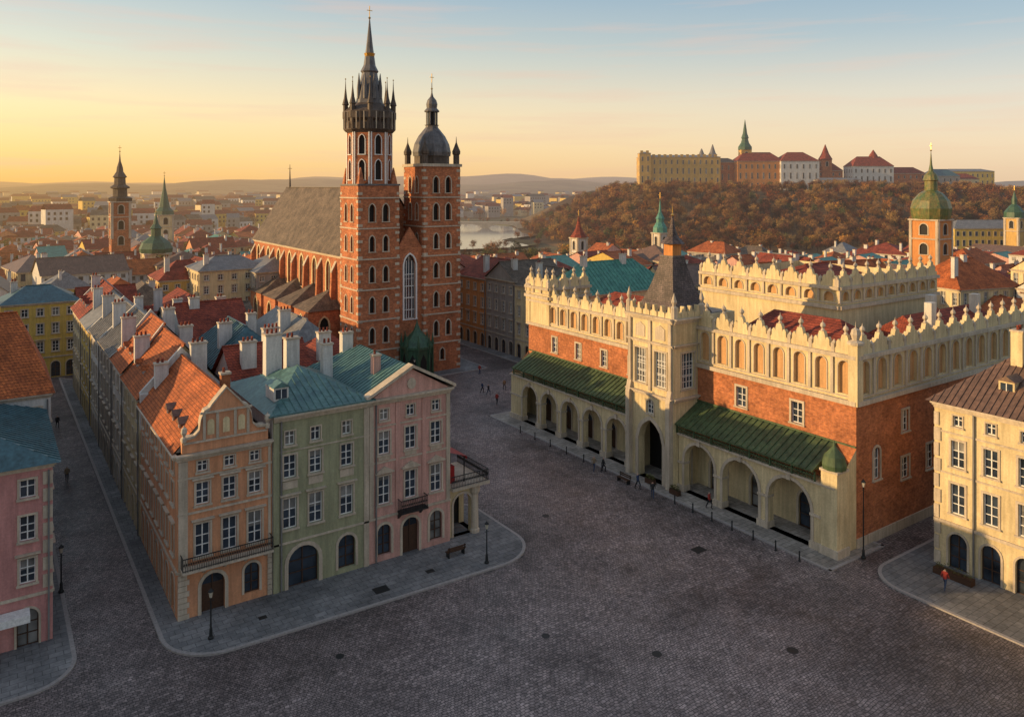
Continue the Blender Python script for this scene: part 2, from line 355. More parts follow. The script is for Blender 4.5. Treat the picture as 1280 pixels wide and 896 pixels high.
def roof(b,W,L,ze,zr,axis,mat,kind='gable',oh=.35,ribs=0,wallm=None,x0=0,y0=0,part='roof',hf=.8):
    X0,X1,Y0,Y1=x0-oh,x0+W+oh,y0-oh,y0+L+oh
    if axis=='y':
        m=x0+W/2;k=(W/2)*hf if kind=='hip' else 0;ya,yb=Y0+k,Y1-k
        if ya>yb: ya=yb=(ya+yb)/2
        b.slope(part,mat,(X0,Y1,ze),(X0,Y0,ze),(m,ya,zr),(m,yb,zr),ribs);b.slope(part,mat,(X1,Y0,ze),(X1,Y1,ze),(m,yb,zr),(m,ya,zr),ribs)
        if k: b.slope(part,mat,(X0,Y0,ze),(X1,Y0,ze),(m,ya,zr),(m,ya,zr),0);b.slope(part,mat,(X1,Y1,ze),(X0,Y1,ze),(m,yb,zr),(m,yb,zr),0)
        elif wallm:
            e=ze+.02;b.face('gables',wallm,[(x0,y0,e),(x0+W,y0,e),(m,y0,zr-.12)]);b.face('gables',wallm,[(x0+W,y0+L,e),(x0,y0+L,e),(m,y0+L,zr-.12)])
        b.box('ridge',mat,m-.1,m+.1,ya,yb,zr-.04,zr+.1)
    else:
        m=y0+L/2;k=(L/2)*hf if kind=='hip' else 0;xa,xb=X0+k,X1-k
        if xa>xb: xa=xb=(xa+xb)/2
        b.slope(part,mat,(X0,Y0,ze),(X1,Y0,ze),(xb,m,zr),(xa,m,zr),ribs);b.slope(part,mat,(X1,Y1,ze),(X0,Y1,ze),(xa,m,zr),(xb,m,zr),ribs)
        if k: b.slope(part,mat,(X0,Y1,ze),(X0,Y0,ze),(xa,m,zr),(xa,m,zr),0);b.slope(part,mat,(X1,Y0,ze),(X1,Y1,ze),(xb,m,zr),(xb,m,zr),0)
        elif wallm:
            e=ze+.02;b.face('gables',wallm,[(x0,y0+L,e),(x0,y0,e),(x0,m,zr-.12)]);b.face('gables',wallm,[(x0+W,y0,e),(x0+W,y0+L,e),(x0+W,m,zr-.12)])
        b.box('ridge',mat,xa,xb,m-.1,m+.1,zr-.04,zr+.1)
def dormer(b,fr,a,h,o,w=1.0,ht=1.0,back=1.6,wallm=whitep,roofm=tiler):
    b.fbox('dormers',wallm,fr,a-w/2,a+w/2,h,h+ht,o-back,o);b.fbox('dormer_windows',glass,fr,a-w/2+.15,a+w/2-.15,h+.2,h+ht-.15,o+.002,o+.02)
    b.fbox('dormer_windows',white,fr,a-.03,a+.03,h+.2,h+ht-.15,o+.021,o+.04)
    b.prism('dormers',roofm,fr,[(a-w/2-.12,h+ht+.002),(a+w/2+.12,h+ht+.002),(a,h+ht+.45)],o-back,o+.12)
FACES={'S':lambda W,L:(Fr((0,0,0),(1,0,0)),W),'W':lambda W,L:(Fr((0,L,0),(0,-1,0)),L),'E':lambda W,L:(Fr((W,0,0),(0,1,0)),L),'N':lambda W,L:(Fr((W,L,0),(-1,0,0)),W)}
def house(name,W,L,ze,zr,axis,wm,rm,faces='SW',rows=3,kind='gable',cheap=False,ribs=0,chim=(),loc=None,rot=0,trim=stone,oh=.35,sp=2.4,shops=True,extra=None,hf=.8,gf=3.6):
    b=Bld(name)
    fh=(ze-gf)/rows
    for f in 'SWEN':
        fr,w=FACES[f](W,L)
        if f in faces:
            n=max(1,int(w/sp));ops=[]
            for i in range(n):
                a=w*(i+.5)/n
                for r in range(rows):
                    hb=gf+r*fh+.25*fh;ht=fh*.58 if r<rows-1 or rows<3 else fh*.42
                    ops.append(win(a,.95,hb,hb+ht,trim=trim,ped=1 if r==0 and not cheap else 0))
                if gf>2: ops.append(win(a,1.3,.1,2.7,arch=1,style='shop' if shops else 'dark',trim=trim,sill=False))
            if cheap:
                b.face('walls',wm,[fr.p(0,0),fr.p(w,0),fr.p(w,ze),fr.p(0,ze)])
                for o in ops:
                    if o['sill']: b.fbox('surrounds',trim,fr,o['a0']-.13,o['a1']+.13,o['h0']-.15,o['h1']+.13,.0,.04)
                    b.face('glazing',glass if R.random()<.75 else glass2,[fr.p(o['a0'],o['h0'],.06),fr.p(o['a1'],o['h0'],.06),fr.p(o['a1'],o['h1'],.06),fr.p(o['a0'],o['h1'],.06)])
                b.fbox('cornices',trim,fr,0,w,ze-.35,ze-.01,.003,.25)
            else:
                wall(b,fr,w,0,ze,ops,wm);cornice(b,trim,fr,0,w,ze-.01,.8);downpipe(b,fr,w-.25,ze)
                if gf>2: b.fbox('cornices',trim,fr,0,w,gf-.25,gf-.05,.003,.1)
        else: b.face('walls',wm,[fr.p(0,0),fr.p(w,0),fr.p(w,ze),fr.p(0,ze)])
    roof(b,W,L,ze,zr,axis,rm,kind,oh,ribs,wm,hf=hf)
    for c in chim: chimney(b,*c)
    if extra: extra(b)
    if loc is None: return b
    return b.finish(loc,rot,single=cheap)

# ---------------------------------------------------------------- ground, plaza, pavements
def polar_ground():
    V=[(0,0,0)];F=[];rings=[30,80,200,500,900,1200,1500,1800,2100,2400,2700,3000,3400,3800,4300,4800,5400,6200,7200,9000];NA=360
    for r in rings:
        for i in range(NA):
            t=2*math.pi*i/NA;x,y=r*math.cos(t),r*math.sin(t);z=0
            if r>900:
                u=(r-900)/2600;s=min(1,u)
                hgt=(36+16*math.sin(t*5+1+r*.0004)+12*math.sin(t*11+r*.002)+8*math.sin(t*23+r*.004)+5*math.sin(t*47+r*.003))
                z=s*hgt*(1+.35*math.sin(r*.004+t*3))*(1.0+max(0,(r-3500)/9000))
            V.append((x,y,z))
    for i in range(NA): F.append((0,1+i,1+(i+1)%NA))
    for k in range(len(rings)-1):
        for i in range(NA):
            a=1+k*NA+i;b_=1+k*NA+(i+1)%NA;F.append((a,a+NA,b_+NA,b_))
    m=bpy.data.meshes.new('ground');m.from_pydata(V,[],F);m.materials.append(M('ground_fields',(.14,.105,.045),'terrain',.95,(.06,.065,.03)))
    for p in m.polygons:p.use_smooth=True
    place(m,'ground',(0,0,-.02))
polar_ground()
def sheet(name,poly,z,mat,thick=0,kerb=None):
    b=Bld(name);b.face('surface',mat,[(x,y,z) for x,y in poly])
    if thick:
        n=len(poly)
        for i in range(n):
            p,q=poly[i],poly[(i+1)%n];b.face('kerb',kerb,[(p[0],p[1],z-thick-.02),(q[0],q[1],z-thick-.02),(q[0],q[1],z),(p[0],p[1],z)])
            d=Vector((q[0]-p[0],q[1]-p[1]));
            if d.length<1e-4: continue
            nn=Vector((-d.y,d.x)).normalized()*.28
            b.face('kerb',kerb,[(p[0],p[1],z+.004),(q[0],q[1],z+.004),(q[0]+nn.x,q[1]+nn.y,z+.004),(p[0]+nn.x,p[1]+nn.y,z+.004)])
    return b.finish(single=True)
def arc(cx,cy,r,a0,a1,n=10): return [(cx+r*math.cos(math.radians(a0+(a1-a0)*i/n)),cy+r*math.sin(math.radians(a0+(a1-a0)*i/n))) for i in range(n+1)]
sheet('cobbled_square',[(-45,-30),(125,-30),(125,235),(-45,235)],0,cobble)
sheet('pavement',arc(14.3,58.8,4.1,180,270)+arc(36.2,58.2,4.2,-90,0)+[(40.4,66),(36.5,70),(36.5,108),(10.2,149)],.12,slab,.12,kerbm)
sheet('pavement',[(-30,57)]+arc(2.2,60,3,-90,0)+[(5.2,145),(-30,145)],.12,slab,.12,kerbm)
sheet('pavement',[(57.9,37.9),(66,37.9),(66,90.5),(57.9,90.5)],.10,slabl,.10,kerbm)
sheet('pavement',[(59.6,-10),(95,-10),(95,36.2)]+arc(62.9,32.9,3.3,90,180),.12,slab,.12,kerbm)
sheet('pavement',[(44,114),(73,114),(73,190),(40,190)],.12,slab,.12,kerbm)
sheet('pavement',[(79.5,93),(90,93),(90,140),(79.5,140)],.12,slab,.12,kerbm)
def manhole(x,y,z,r=.45,sq=False):
    b=Bld('manhole_cover')
    if sq: b.box('cover',iron,x-r,x+r,y-r*.8,y+r*.8,z-.03,z+.012)
    else: b.lathe('cover',iron,x,y,[(r,z-.02),(r,z+.012),(r*.85,z+.012),(r*.82,z+.008),(0,z+.008)],20)
    b.finish(single=True)
for q in ((25.9,56.2,.12,.6,True),(51.9,46.8,0,.6,True),(20,50,0,.3),(33,44,0,.3),(45,60,0,.35),(17,57.5,.12,.3,True),(30.5,56.6,.12,.35,True),(46,33,0,.4),(38,38,0,.35)): manhole(*q)

# ---------------------------------------------------------------- front houses of the block
Y0=60.5
b=Bld('peach_gabled_townhouse');W=6.9;L=16;fr=Fr((0,0,0),(1,0,0))
ops=[]
for a in (1.75,3.7,5.6):
    ops+= [win(a,.75,10.75,11.55,tw=.1),win(a,.95,8.3,9.95,ped=1),win(a,1.05,4.45,6.9,ped=1)]
ops+=[win(2.5,1.7,.1,3.0,arch=1,style='door',sill=False,tw=.25,d=.35),win(5.35,1.15,.7,3.0,arch=1,style='shop',sill=False,tw=.18)]
wall(b,fr,W,0,12.2,ops,peach);cornice(b,stone,fr,-.05,W-.1,12.25,1.1);b.fbox('cornices',stone,fr,0,W,3.5,3.7,.003,.12);b.fbox('cornices',stone,fr,0,W,7.75,7.9,.003,.1);b.fbox('cornices',stone,fr,0,W,10.35,10.48,.003,.08)
for a0,a1 in ((0,.8),(W-.35,W)):
    for i in range(8): b.fbox('quoins',stone,fr,a0,a1-(.15 if i%2 and a1<1 else 0),.1+i*.42,.1+i*.42+.38,.003,.08)
    b.fbox('pilasters',stone,fr,a0+.05,a1-.1,3.75,11.7,.003,.07)
balcony(b,fr,.15,6.75,3.95,.95)
g=[(.3,12.27),(.3,13.1),(.55,13.3),(1.15,13.35),(1.5,13.7),(1.6,14.5),(1.85,15.1),(2.2,15.25),(2.45,15.6),(3.45,16.7),(4.45,15.6),(4.7,15.25),(5.05,15.1),(5.3,14.5),(5.4,13.7),(5.75,13.35),(6.35,13.3),(6.6,13.1),(6.6,12.27)]
b.prism('gable',peach,fr,g,-.5,.02)
for p,q in zip(g[1:-1],g[2:-1]):
    b.prism('gable_coping',stone,fr,[p,q,(q[0],q[1]+.18),(p[0],p[1]+.18)],-.58,.14)
b.fbox('gable_moulding',stone,fr,1.55,5.35,15.0,15.15,.023,.16);b.fbox('gable_moulding',stone,fr,.4,6.5,12.95,13.08,.023,.14)
for a in (1.75,2.7,4.0,4.95): b.fbox('gable_pilasters',stone,fr,a,a+.2,13.1,14.98,.023,.12)
for a in (2.33,3.45,4.58):
    b.prism('gable_niches',cream,fr,[(a-.25,13.4)]+[(a+.25,13.4)]+[(a+.25*math.cos(t*math.pi/6),14.3+.25*math.sin(t*math.pi/6)) for t in range(7)],.022,.05)
for a in (.4,6.5): b.lathe('urns',stone,a,-.2,[(.18,13.2),(.18,13.5),(.08,13.6),(.24,13.9),(.2,14.2),(.05,14.3),(0,14.5)],8)
frw,_=FACES['W'](W,L)
ops=[win(a,.95,h0,h1,ped=pd) for a in [1.5+i*2.15 for i in range(7)] for h0,h1,pd in ((10.6,11.5,0),(8.2,9.9,0),(4.5,6.7,1))]+[win(1.5+i*2.15,1.2,.3,3.0,arch=1,style='shop',sill=False) for i in range(7)]
wall(b,frw,L,0,12.2,ops,peach);cornice(b,stone,frw,0,L,12.2,.9);b.fbox('cornices',stone,frw,0,L,3.5,3.7,.003,.12)
b.face('walls',peach,[(W,0,0),(W,L,0),(W,L,12.2),(W,0,12.2)]);b.face('walls',peach,[(W,L,0),(0,L,0),(0,L,12.2),(W,L,12.2)])
roof(b,W,L-.6,12.2,16.3,'y',tileo,'gable',.3,0,whitep,y0=.75)
b.box('party_wall',whitep,-.1,W+.1,L-.25,L+.15,10,13.2);b.prism('party_wall',whitep,Fr((0,L+.15,0),(1,0,0)),[(-.1,13.2),(W+.1,13.2),(3.45,17.0)],-.4,0)
for y in (3.3,5.6,7.9): dormer(b,frw,L-y,13.0,-.75,.8,.7,1.2,brownr,brownr)
chimney(b,4.8,L-.5,14,17.3,1.4,.8);chimney(b,1.6,L-.6,13,15.8,1.1,.8);chimney(b,4.6,5,14,16.6,.7,.6,brickm)
b.finish((11.7,Y0,0))
# sage green house
b=Bld('sage_green_townhouse');W=8.1;L=12;ops=[]
cols=(1.35,3.45,6.1)
for a in cols: ops+=[win(a,.8,11.5,12.6,tw=.1),win(a,1.0,8.9,10.7,ped=0),win(a,1.1,4.9,7.3,ped=1)]
ops+=[win(2.45,2.5,.1,3.3,arch=1,style='shop',sill=False,tw=.3,d=.4),win(6.1,1.5,.5,3.2,arch=1,style='shop',sill=False,tw=.22,d=.3)]
wall(b,fr,W,0,14.0,ops,greenp);cornice(b,stone,fr,.05,W,14.0,1.2)
for a in cols: b.fbox('aprons',stone,fr,a-.6,a+.6,8.05,8.65,.003,.05)
b.fbox('cornices',stone,fr,0,W,3.75,3.9,.003,.1);b.fbox('cornices',stone,fr,0,W,11.0,11.1,.003,.07)
for a in (.02,W-.5): b.fbox('pilasters',stone if a>1 else greenp,fr,a,a+.45,.0,13.4,.003,.1)
downpipe(b,fr,.62,14)
for f in 'WEN':
    f2,w=FACES[f](W,L);b.face('walls',whitep,[f2.p(0,0),f2.p(w,0),f2.p(w,14),f2.p(0,14)])
roof(b,W,L,14.0,16.3,'x',teal,'hip',.45,.55)
b.fbox('fascia',teal,fr,-.4,W+.4,14.0,14.12,.1,.47)
dormer(b,fr,1.2,14.6,-1.7,1.2,1.1,2.2,whitep,teal)
chimney(b,2.6,8.6,14,18.7,1.4,1.0);chimney(b,4.6,9.4,14,18.0,1.2,.9);chimney(b,7.4,8,14,17.4,.9,.8)
b.finish((18.65,Y0-.12,0))
# pink pedimented house
b=Bld('pink_pedimented_townhouse');W=7.85;L=14;ops=[]
cols=(1.4,3.9,6.4)
for i,a in enumerate(cols): ops+=[win(a,.8,12.05,13.0,tw=.1),win(a,1.05,9.15,11.1,ped=0),win(a,1.1,4.9,7.3,ped=2),win(a,1.25 if i!=1 else 1.6,.1 if i==1 else .6,3.2,arch=1,style='door' if i==1 else 'shop',sill=False,tw=.22,d=.3)]
wall(b,fr,W,0,14.0,ops,pink);cornice(b,stone,fr,0,W,14.0,1.2)
b.prism('pediment',pink,fr,[(.2,14.0),(W-.2,14.0),(W/2,16.1)],-.4,.1)
for p,q in (((-.35,14.02),(W/2,16.25)),((W/2,16.25),(W+.35,14.02))): b.prism('pediment_moulding',stone,fr,[p,q,(q[0],q[1]+.28),(p[0],p[1]+.28)],-.45,.5)
for t in range(12):
    t0=t*math.pi/6;t1=t0+math.pi/6;b.prism('medallion',stone,fr,[(W/2,14.85),(W/2+.42*math.cos(t0),14.85+.5*math.sin(t0)),(W/2+.42*math.cos(t1),14.85+.5*math.sin(t1))],.103,.17)
b.fbox('cornices',stone,fr,0,W,3.75,3.95,.003,.14);b.fbox('cornices',stone,fr,0,W,8.45,8.6,.003,.08);b.fbox('cornices',stone,fr,0,W,11.5,11.62,.003,.08)
for a in (.02,2.45,5.0,W-.42): b.fbox('pilasters',stone if a in(.02,W-.42) else pink,fr,a,a+.38,3.95,13.4,.003,.09)
for a in cols: b.fbox('aprons',stone,fr,a-.55,a+.55,8.66,9.0,.003,.06)
balcony(b,fr,2.6,5.2,4.1,.8,1.0,iron);downpipe(b,fr,.6,14)
for f in 'WEN':
    f2,w=FACES[f](W,L)
    if f=='E': wall(b,f2,w,0,14,[win(2+i*2.6,1,h,h+1.9) for i in range(5) for h in (5,9.1)],pink);cornice(b,stone,f2,0,w,14)
    else: b.face('walls',whitep,[f2.p(0,0),f2.p(w,0),f2.p(w,14),f2.p(0,14)])
m=W/2
b.slope('roof',teal,(-.4,L+.3,14),(-.4,0,14),(m,0,16.3),(m,L-3,16.3),.55);b.slope('roof',teal,(W+.4,0,14),(W+.4,L+.3,14),(m,L-3,16.3),(m,0,16.3),.55);b.slope('roof',teal,(W+.4,L+.3,14),(-.4,L+.3,14),(m,L-3,16.3),(m,L-3,16.3))
chimney(b,2.2,3.5,14.5,16.8,.7,.6,pink);chimney(b,3.3,13,14.5,17.2,1.1,.8)
b.finish((26.75,Y0-.05,0))
# corner portico with balcony
b=Bld('corner_portico');fS=Fr((0,0,0),(1,0,0));W=3.0;L=5
wall(b,fS,W,0,4.6,[win(1.5,1.9,.12,3.9,arch=1,style='void',d=.5,sill=False,tw=.2)],cream);fE=Fr((W,0,0),(0,1,0))
wall(b,fE,L,0,4.6,[win(1.5,1.7,.12,3.9,arch=1,style='void',d=.5,sill=False,tw=.2),win(3.7,1.6,.12,3.9,arch=1,style='void',d=.5,sill=False,tw=.2)],cream)
b.lathe('columns',stone,2.78,-.05,[(.45,0),(.45,.4),(.36,.5),(.33,3.6),(.5,3.9),(.5,4.1),(.5,4.6)],12)
b.box('balcony',stone,-.02,W+.9,-.9,L,4.6,4.85);railing(b,fS,-.1,W+.8,4.85,.82,1.1,ret=False);railing(b,Fr((W,-.8,0),(0,1,0)),0,L+.7,4.85,.82,1.1,ret=False)
b.box('awning_post',iron,1.75,1.83,.15,.23,4.86,7.2);b.box('awning_post',iron,1.75,1.83,2.7,2.78,4.86,7.2)
b.face('awning',redp,[(.05,0,7.9),(2.0,0,7.2),(2.0,2.9,7.2),(.05,2.9,7.9)]);b.box('awning',redp,1.96,2.0,0,2.9,6.95,7.2);b.box('awning',redp,.05,.9,.4,2.5,4.86,6.4)
b.face('walls',darkin,[(0,2.5,0),(W-.1,2.5,0),(W-.1,2.5,4.5),(0,2.5,4.5)])
b.finish((34.62,Y0+.35,0))

def rowhouse(name,x0,x1,y0,y1,ze,zr,axis,wm,rm,faces='W',**k):
    W=x1-x0;L=y1-y0-.06
    party=k.pop('party',True)
    def ex(b):
        if party:
            f=Fr((0,L-.05,0),(1,0,0))
            if axis=='y': b.prism('party_wall',whitep,f,[(0,ze-1),(W,ze-1),(W,ze+.3),(W/2,zr+.5),(0,ze+.3)],-.35,.0)
            else: b.fbox('party_wall',whitep,f,0,W,ze-1,ze+.6,-.35,0)
        if axis=='y' and 'W' in faces and L>7 and rm in (tileo,tiler):
            fw=Fr((0,L,0),(0,-1,0))
            for i in range(int(L/3.6)): dormer(b,fw,2.2+i*3.4,ze+.9,-.9,.9,.8,1.5,whitep,rm)
    return house(name,W,L,ze,zr,axis,wm,rm,faces,loc=(x0,y0,0),extra=ex,**k)
rowhouse('cream_townhouse',11.7,19.2,77,87,12.6,17.2,'y',cream,tileo,chim=((1.6,9.4,13,16.6,1.4,.7),(5.8,9.4,13,17.2,1.3,.7)))
rowhouse('white_townhouse',11.7,19.4,87,95,13.0,17.6,'y',whitep,tileo,chim=((1.5,7.4,13,17.4,1.4,.7),(5.6,7.4,13,18,1.2,.7)))
rowhouse('grey_townhouse',11.7,19.6,95,106,13.2,16.8,'y',greyp,greyr,ribs=.7,chim=((2,10.4,13,17.6,1.4,.7),(6,3,13,17.6,.8,.7)))
rowhouse('white_townhouse',11.7,19.6,106,116,13.0,16.6,'y',whitep,greyr,ribs=.8,chim=((2,9.4,13,17.3,1.4,.7),(5,5,13,17.4,1.0,.8)))
rowhouse('yellow_townhouse',11.7,20,116,128,12.6,16.2,'y',yellow,greyr,chim=((2,11,13,17,1.2,.7),))
rowhouse('cream_townhouse',11.7,20,128,141,12.6,16.8,'y',cream,tiler,chim=((3,11,13,17.6,1.2,.7),))
rowhouse('rear_wing',19.6,27,73.2,84,12.0,16.2,'x',whitep,tiler,faces='SW',kind='gable',chim=((1.6,3.2,13,16.8,1.4,.8),(5.2,8,13,17,1.6,.8)),party=False)
rowhouse('rear_wing',27.4,35,75,88,12.2,16.0,'x',whitep,tiler,faces='SE',kind='hip',chim=((2,3,13,16.6,1.3,.8),),party=False)
rowhouse('rear_wing',20,28,84.5,98,12.6,16.4,'y',cream,tealb,faces='SW',kind='hip',ribs=.7,chim=((2,4,13,16.8,1.4,.8),(6,8,13,16.9,1.0,.8)),party=False)
rowhouse('rear_wing',28.6,36,88.5,106,12.3,15.8,'y',greyp,greyr,faces='SE',kind='hip',chim=((2,6,13,16.6,1.3,.8),),party=False)
rowhouse('rear_wing',20.2,28,98.6,112,12.4,17.0,'x',whitep,tiler,faces='SW',chim=((2,6,13,17.6,1.2,.8),(6,9,13,17,1.2,.8)),party=False)
rowhouse('rear_wing',21,33,113,126,10.5,14.5,'x',greyp,slate,faces='SWE',chim=((2,6,13,15.6,1.2,.8),),party=False)
rowhouse('rear_wing',21,34,128,142,10.0,14.5,'y',ochre,tiler,faces='SWE',chim=((2,6,12,15.4,1.2,.8),),party=False)
# west side of the side street
b=house('rose_townhouse',12,14.6,12.6,15.6,'y',rose,tealb,'SE',rows=3,kind='hip',ribs=.6,oh=.5,sp=3.0,gf=3.7,chim=((3,9,13,16.2,1.0,.8),))
b.fbox('awning',white,Fr((0,0,0),(1,0,0)),7.6,10.6,2.7,2.8,.1,1.3);b.fbox('awning',white,Fr((0,0,0),(1,0,0)),7.6,10.6,2.3,2.7,1.25,1.3)
for i in range(7): b.fbox('quoins',stone,Fr((0,0,0),(1,0,0)),11.4,12.0,3.9+i*1.2,4.8+i*1.2,.003,.08)
b.finish((-8,63.2,0))
rowhouse('orange_roofed_house',-12,4.8,78.2,93,14.0,20.2,'x',whitep,tileo,faces='SE',kind='hip',hf=.35,party=False,chim=((13,9,15,19.8,1.2,.8),(9,12,15,19.8,1.2,.8)))
rowhouse('red_roofed_house',-9,4,93.4,106,12.5,17.4,'y',orangep,tileo,faces='SE',kind='gable',chim=((9,7,12,17.2,1.2,.8),))
rowhouse('red_roofed_house',-9,4,106.2,118,12,16.4,'y',whitep,tiler,faces='SE',chim=((9,7,12,17,1.2,.8),))
rowhouse('grey_townhouse',-9,4,118.2,132,11,14.8,'y',greyp,verdi,faces='SE',chim=((9,7,12,16,1.2,.8),))
for i in range(6): rowhouse('block_house',-30,-13,64+i*17,80+i*17,15,19.5,'y',(whitep,ochre,cream)[i%3],tiler,faces='S',party=False)  # unseen houses left of the view, added to shade the foreground cobbles
house('yellow_townhouse',11,10,12.6,15.0,'x',yellow,tealb,'SE',rows=3,kind='hip',loc=(2.2,150,0),chim=((2,6,13,15.6,1,.7),),sp=2.2)
house('ochre_townhouse',9,10,10.5,14.0,'x',ochre,tiler,'SE',rows=2,loc=(13.6,151,0))
for i,(yy,hh) in enumerate(((-52,19),(-35,19),(-18,20),(-1,19.5),(16,20),(33,19.5))):  # unseen tall row west of the square, added to keep its ground in shade
    rowhouse('market_townhouse',-50,-34,yy,yy+17,hh-3,hh+1.5,'y',(cream,peach,whitep,yellow,pink,cream)[i],tiler,faces='E',party=False)

# ---------------------------------------------------------------- cloth hall
b=Bld('renaissance_cloth_hall')
XA=60.4;XM=63.4;yN=39.0;yF=88.5;XE=101
frA=Wf(XA,yF)
def a_(y): return yF-y
H=6.1
def arcade(y0,y1,arches,h=H):
    ops=[win(a_(y),w,.1,hh,arch=1,style='void',d=.75,trim=stone,tw=.3,sill=False) for y,w,hh in arches]
    wall(b,frA,a_(y0),0,h,ops,cream,'arcade',a_start=a_(y1))
    ed=sorted([a_(y1)]+[a_(y)+s*w/2 for y,w,hh in arches for s in (-1,1)]+[a_(y0)])
    for i in range(0,len(ed),2):
        p,q=ed[i],ed[i+1]
        hs=arches[0][2]-arches[0][1]/2
        b.fbox('pier_bases',stone,frA,p-.08,q+.08,.1,.7,-.8,.22);b.fbox('pier_capitals',stone,frA,p-.06,q+.06,hs-.22,hs,-.8,.16)
    for y,w,hh in arches: b.fbox('keystones',stone,frA,a_(y)-.2,a_(y)+.2,hh-.05,hh+.5,.003,.2)
arcade(yN,57.2,[(43.7,4.5,5.4),(49.2,4.3,5.4),(54.4,4.0,5.4)])
arcade(64.2,yF,[(66.9,3.3,5.1),(71.2,3.3,5.1),(75.5,3.3,5.1),(79.8,3.3,5.1),(84.1,3.3,5.1)])
b.fbox('arcade_cornice',stone,frA,a_(57.2),a_(yN),H-.2,H,.003,.3);b.fbox('arcade_cornice',stone,frA,0,a_(64.2),H-.2,H,.003,.3)
b.face('arcade_ceiling',cream,[(XA+.1,yN+.1,H-.1),(XM,yN+.1,H-.1),(XM,yF,H-.1),(XA+.1,yF,H-.1)])
frM=Wf(XM,yF);ops=[]
for y in (43.7,49.2,54.4): ops.append(win(a_(y),2.2,.1,3.6,arch=1,style='shop',sill=False,tw=.25))
for y in (66.9,71.2,75.5,79.8,84.1): ops.append(win(a_(y),1.8,.1,3.2,arch=1,style='door',sill=False,tw=.2))
up=[(45.0,1.2),(51.5,1.2),(67.5,1.0),(72.5,1.0),(77.5,1.0),(82.5,1.0)]
for y,w in up: ops.append(win(a_(y),w,9.6,11.6,tw=.22))
wall(b,frM,a_(yN),0,6.2,[o for o in ops if o['h0']<1],cream,'arcade_back')
wall(b,frM,a_(yN),6.2,12.7,[o for o in ops if o['h0']>1],brickm,'brick_walls')
b.face('arcade',cream,[(XA,yN,0),(XM,yN,0),(XM,yN,8.8),(XA,yN,H)])
b.face('arcade',cream,[(XA,yF,0),(XM,yF,0),(XM,yF,8.8),(XA,yF,H)])
b.box('corner_turret',cream,XA-.25,XA+1.3,yN-.25,yN+1.3,0,7.3);b.box('corner_turret',stone,XA-.35,XA+1.4,yN-.35,yN+1.4,7.3,7.5)
b.box('corner_turret',stone,XA-.4,XA+1.45,yN-.4,yN+1.45,0.0,.8)
b.lathe('turret_cap',hallg,XA+.52,yN+.52,[(1.0,7.5),(1.05,7.9),(.85,8.6),(.4,9.1),(.15,9.4),(0,10.0)],10)
def aroof(y0,y1):
    ze=7.1
    b.slope('arcade_roof',hallg,(XA-.55,y1,ze),(XA-.55,y0,ze),(XM,y0,8.9),(XM,y1,8.9),.7,.09)
    b.face('arcade_roof',hallg,[(XA-.55,y0,ze-.01),(XM,y0,ze-.01),(XM,y0,8.9)])
    f=Wf(XA,y1);w=y1-y0
    b.fbox('gallery_wall',brickm,f,0,w,H,ze-.1,-1.3,-1.2)
    railing(b,f,.0,w,H+.05,.30,.75,.3,False,hallg);b.fbox('gutter',hallg,f,0,w,ze-.14,ze-.01,.38,.62)
    n=int(w/2.2)
    for i in range(n+1):
        a=w*i/n;b.fbox('roof_posts',hallg,f,a-.07,a+.07,H,ze-.14,.2,.34)
aroof(yN+1.9,57.2);aroof(64.3,yF-1)
b.fbox('roof_flashing',hallg,frM,0,a_(yN),8.9,9.05,.0,.12)
frS=S(XM,yN);WS=XE-XM
ops=[win(3.2,1.0,5.5,8.4,arch=1,tw=.22,style='sash'),win(8,1.3,4.6,6.6,tw=.2),win(12.5,1.3,4.6,7,tw=.2),win(17,1.3,4.6,7,tw=.2),win(8,1.1,9,11,tw=.2),win(14,1.1,9,11,tw=.2)]
wall(b,frS,WS,0,12.7,ops,brickm,'brick_walls');b.fbox('plinth',stone,frS,0,WS,0,.9,.003,.12)
b.face('brick_walls',brickm,[(XE,yN,0),(XE,yF,0),(XE,yF,12.7),(XE,yN,12.7)]);b.face('brick_walls',brickm,[(XE,yF,0),(XM,yF,0),(XM,yF,12.7),(XE,yF,12.7)])
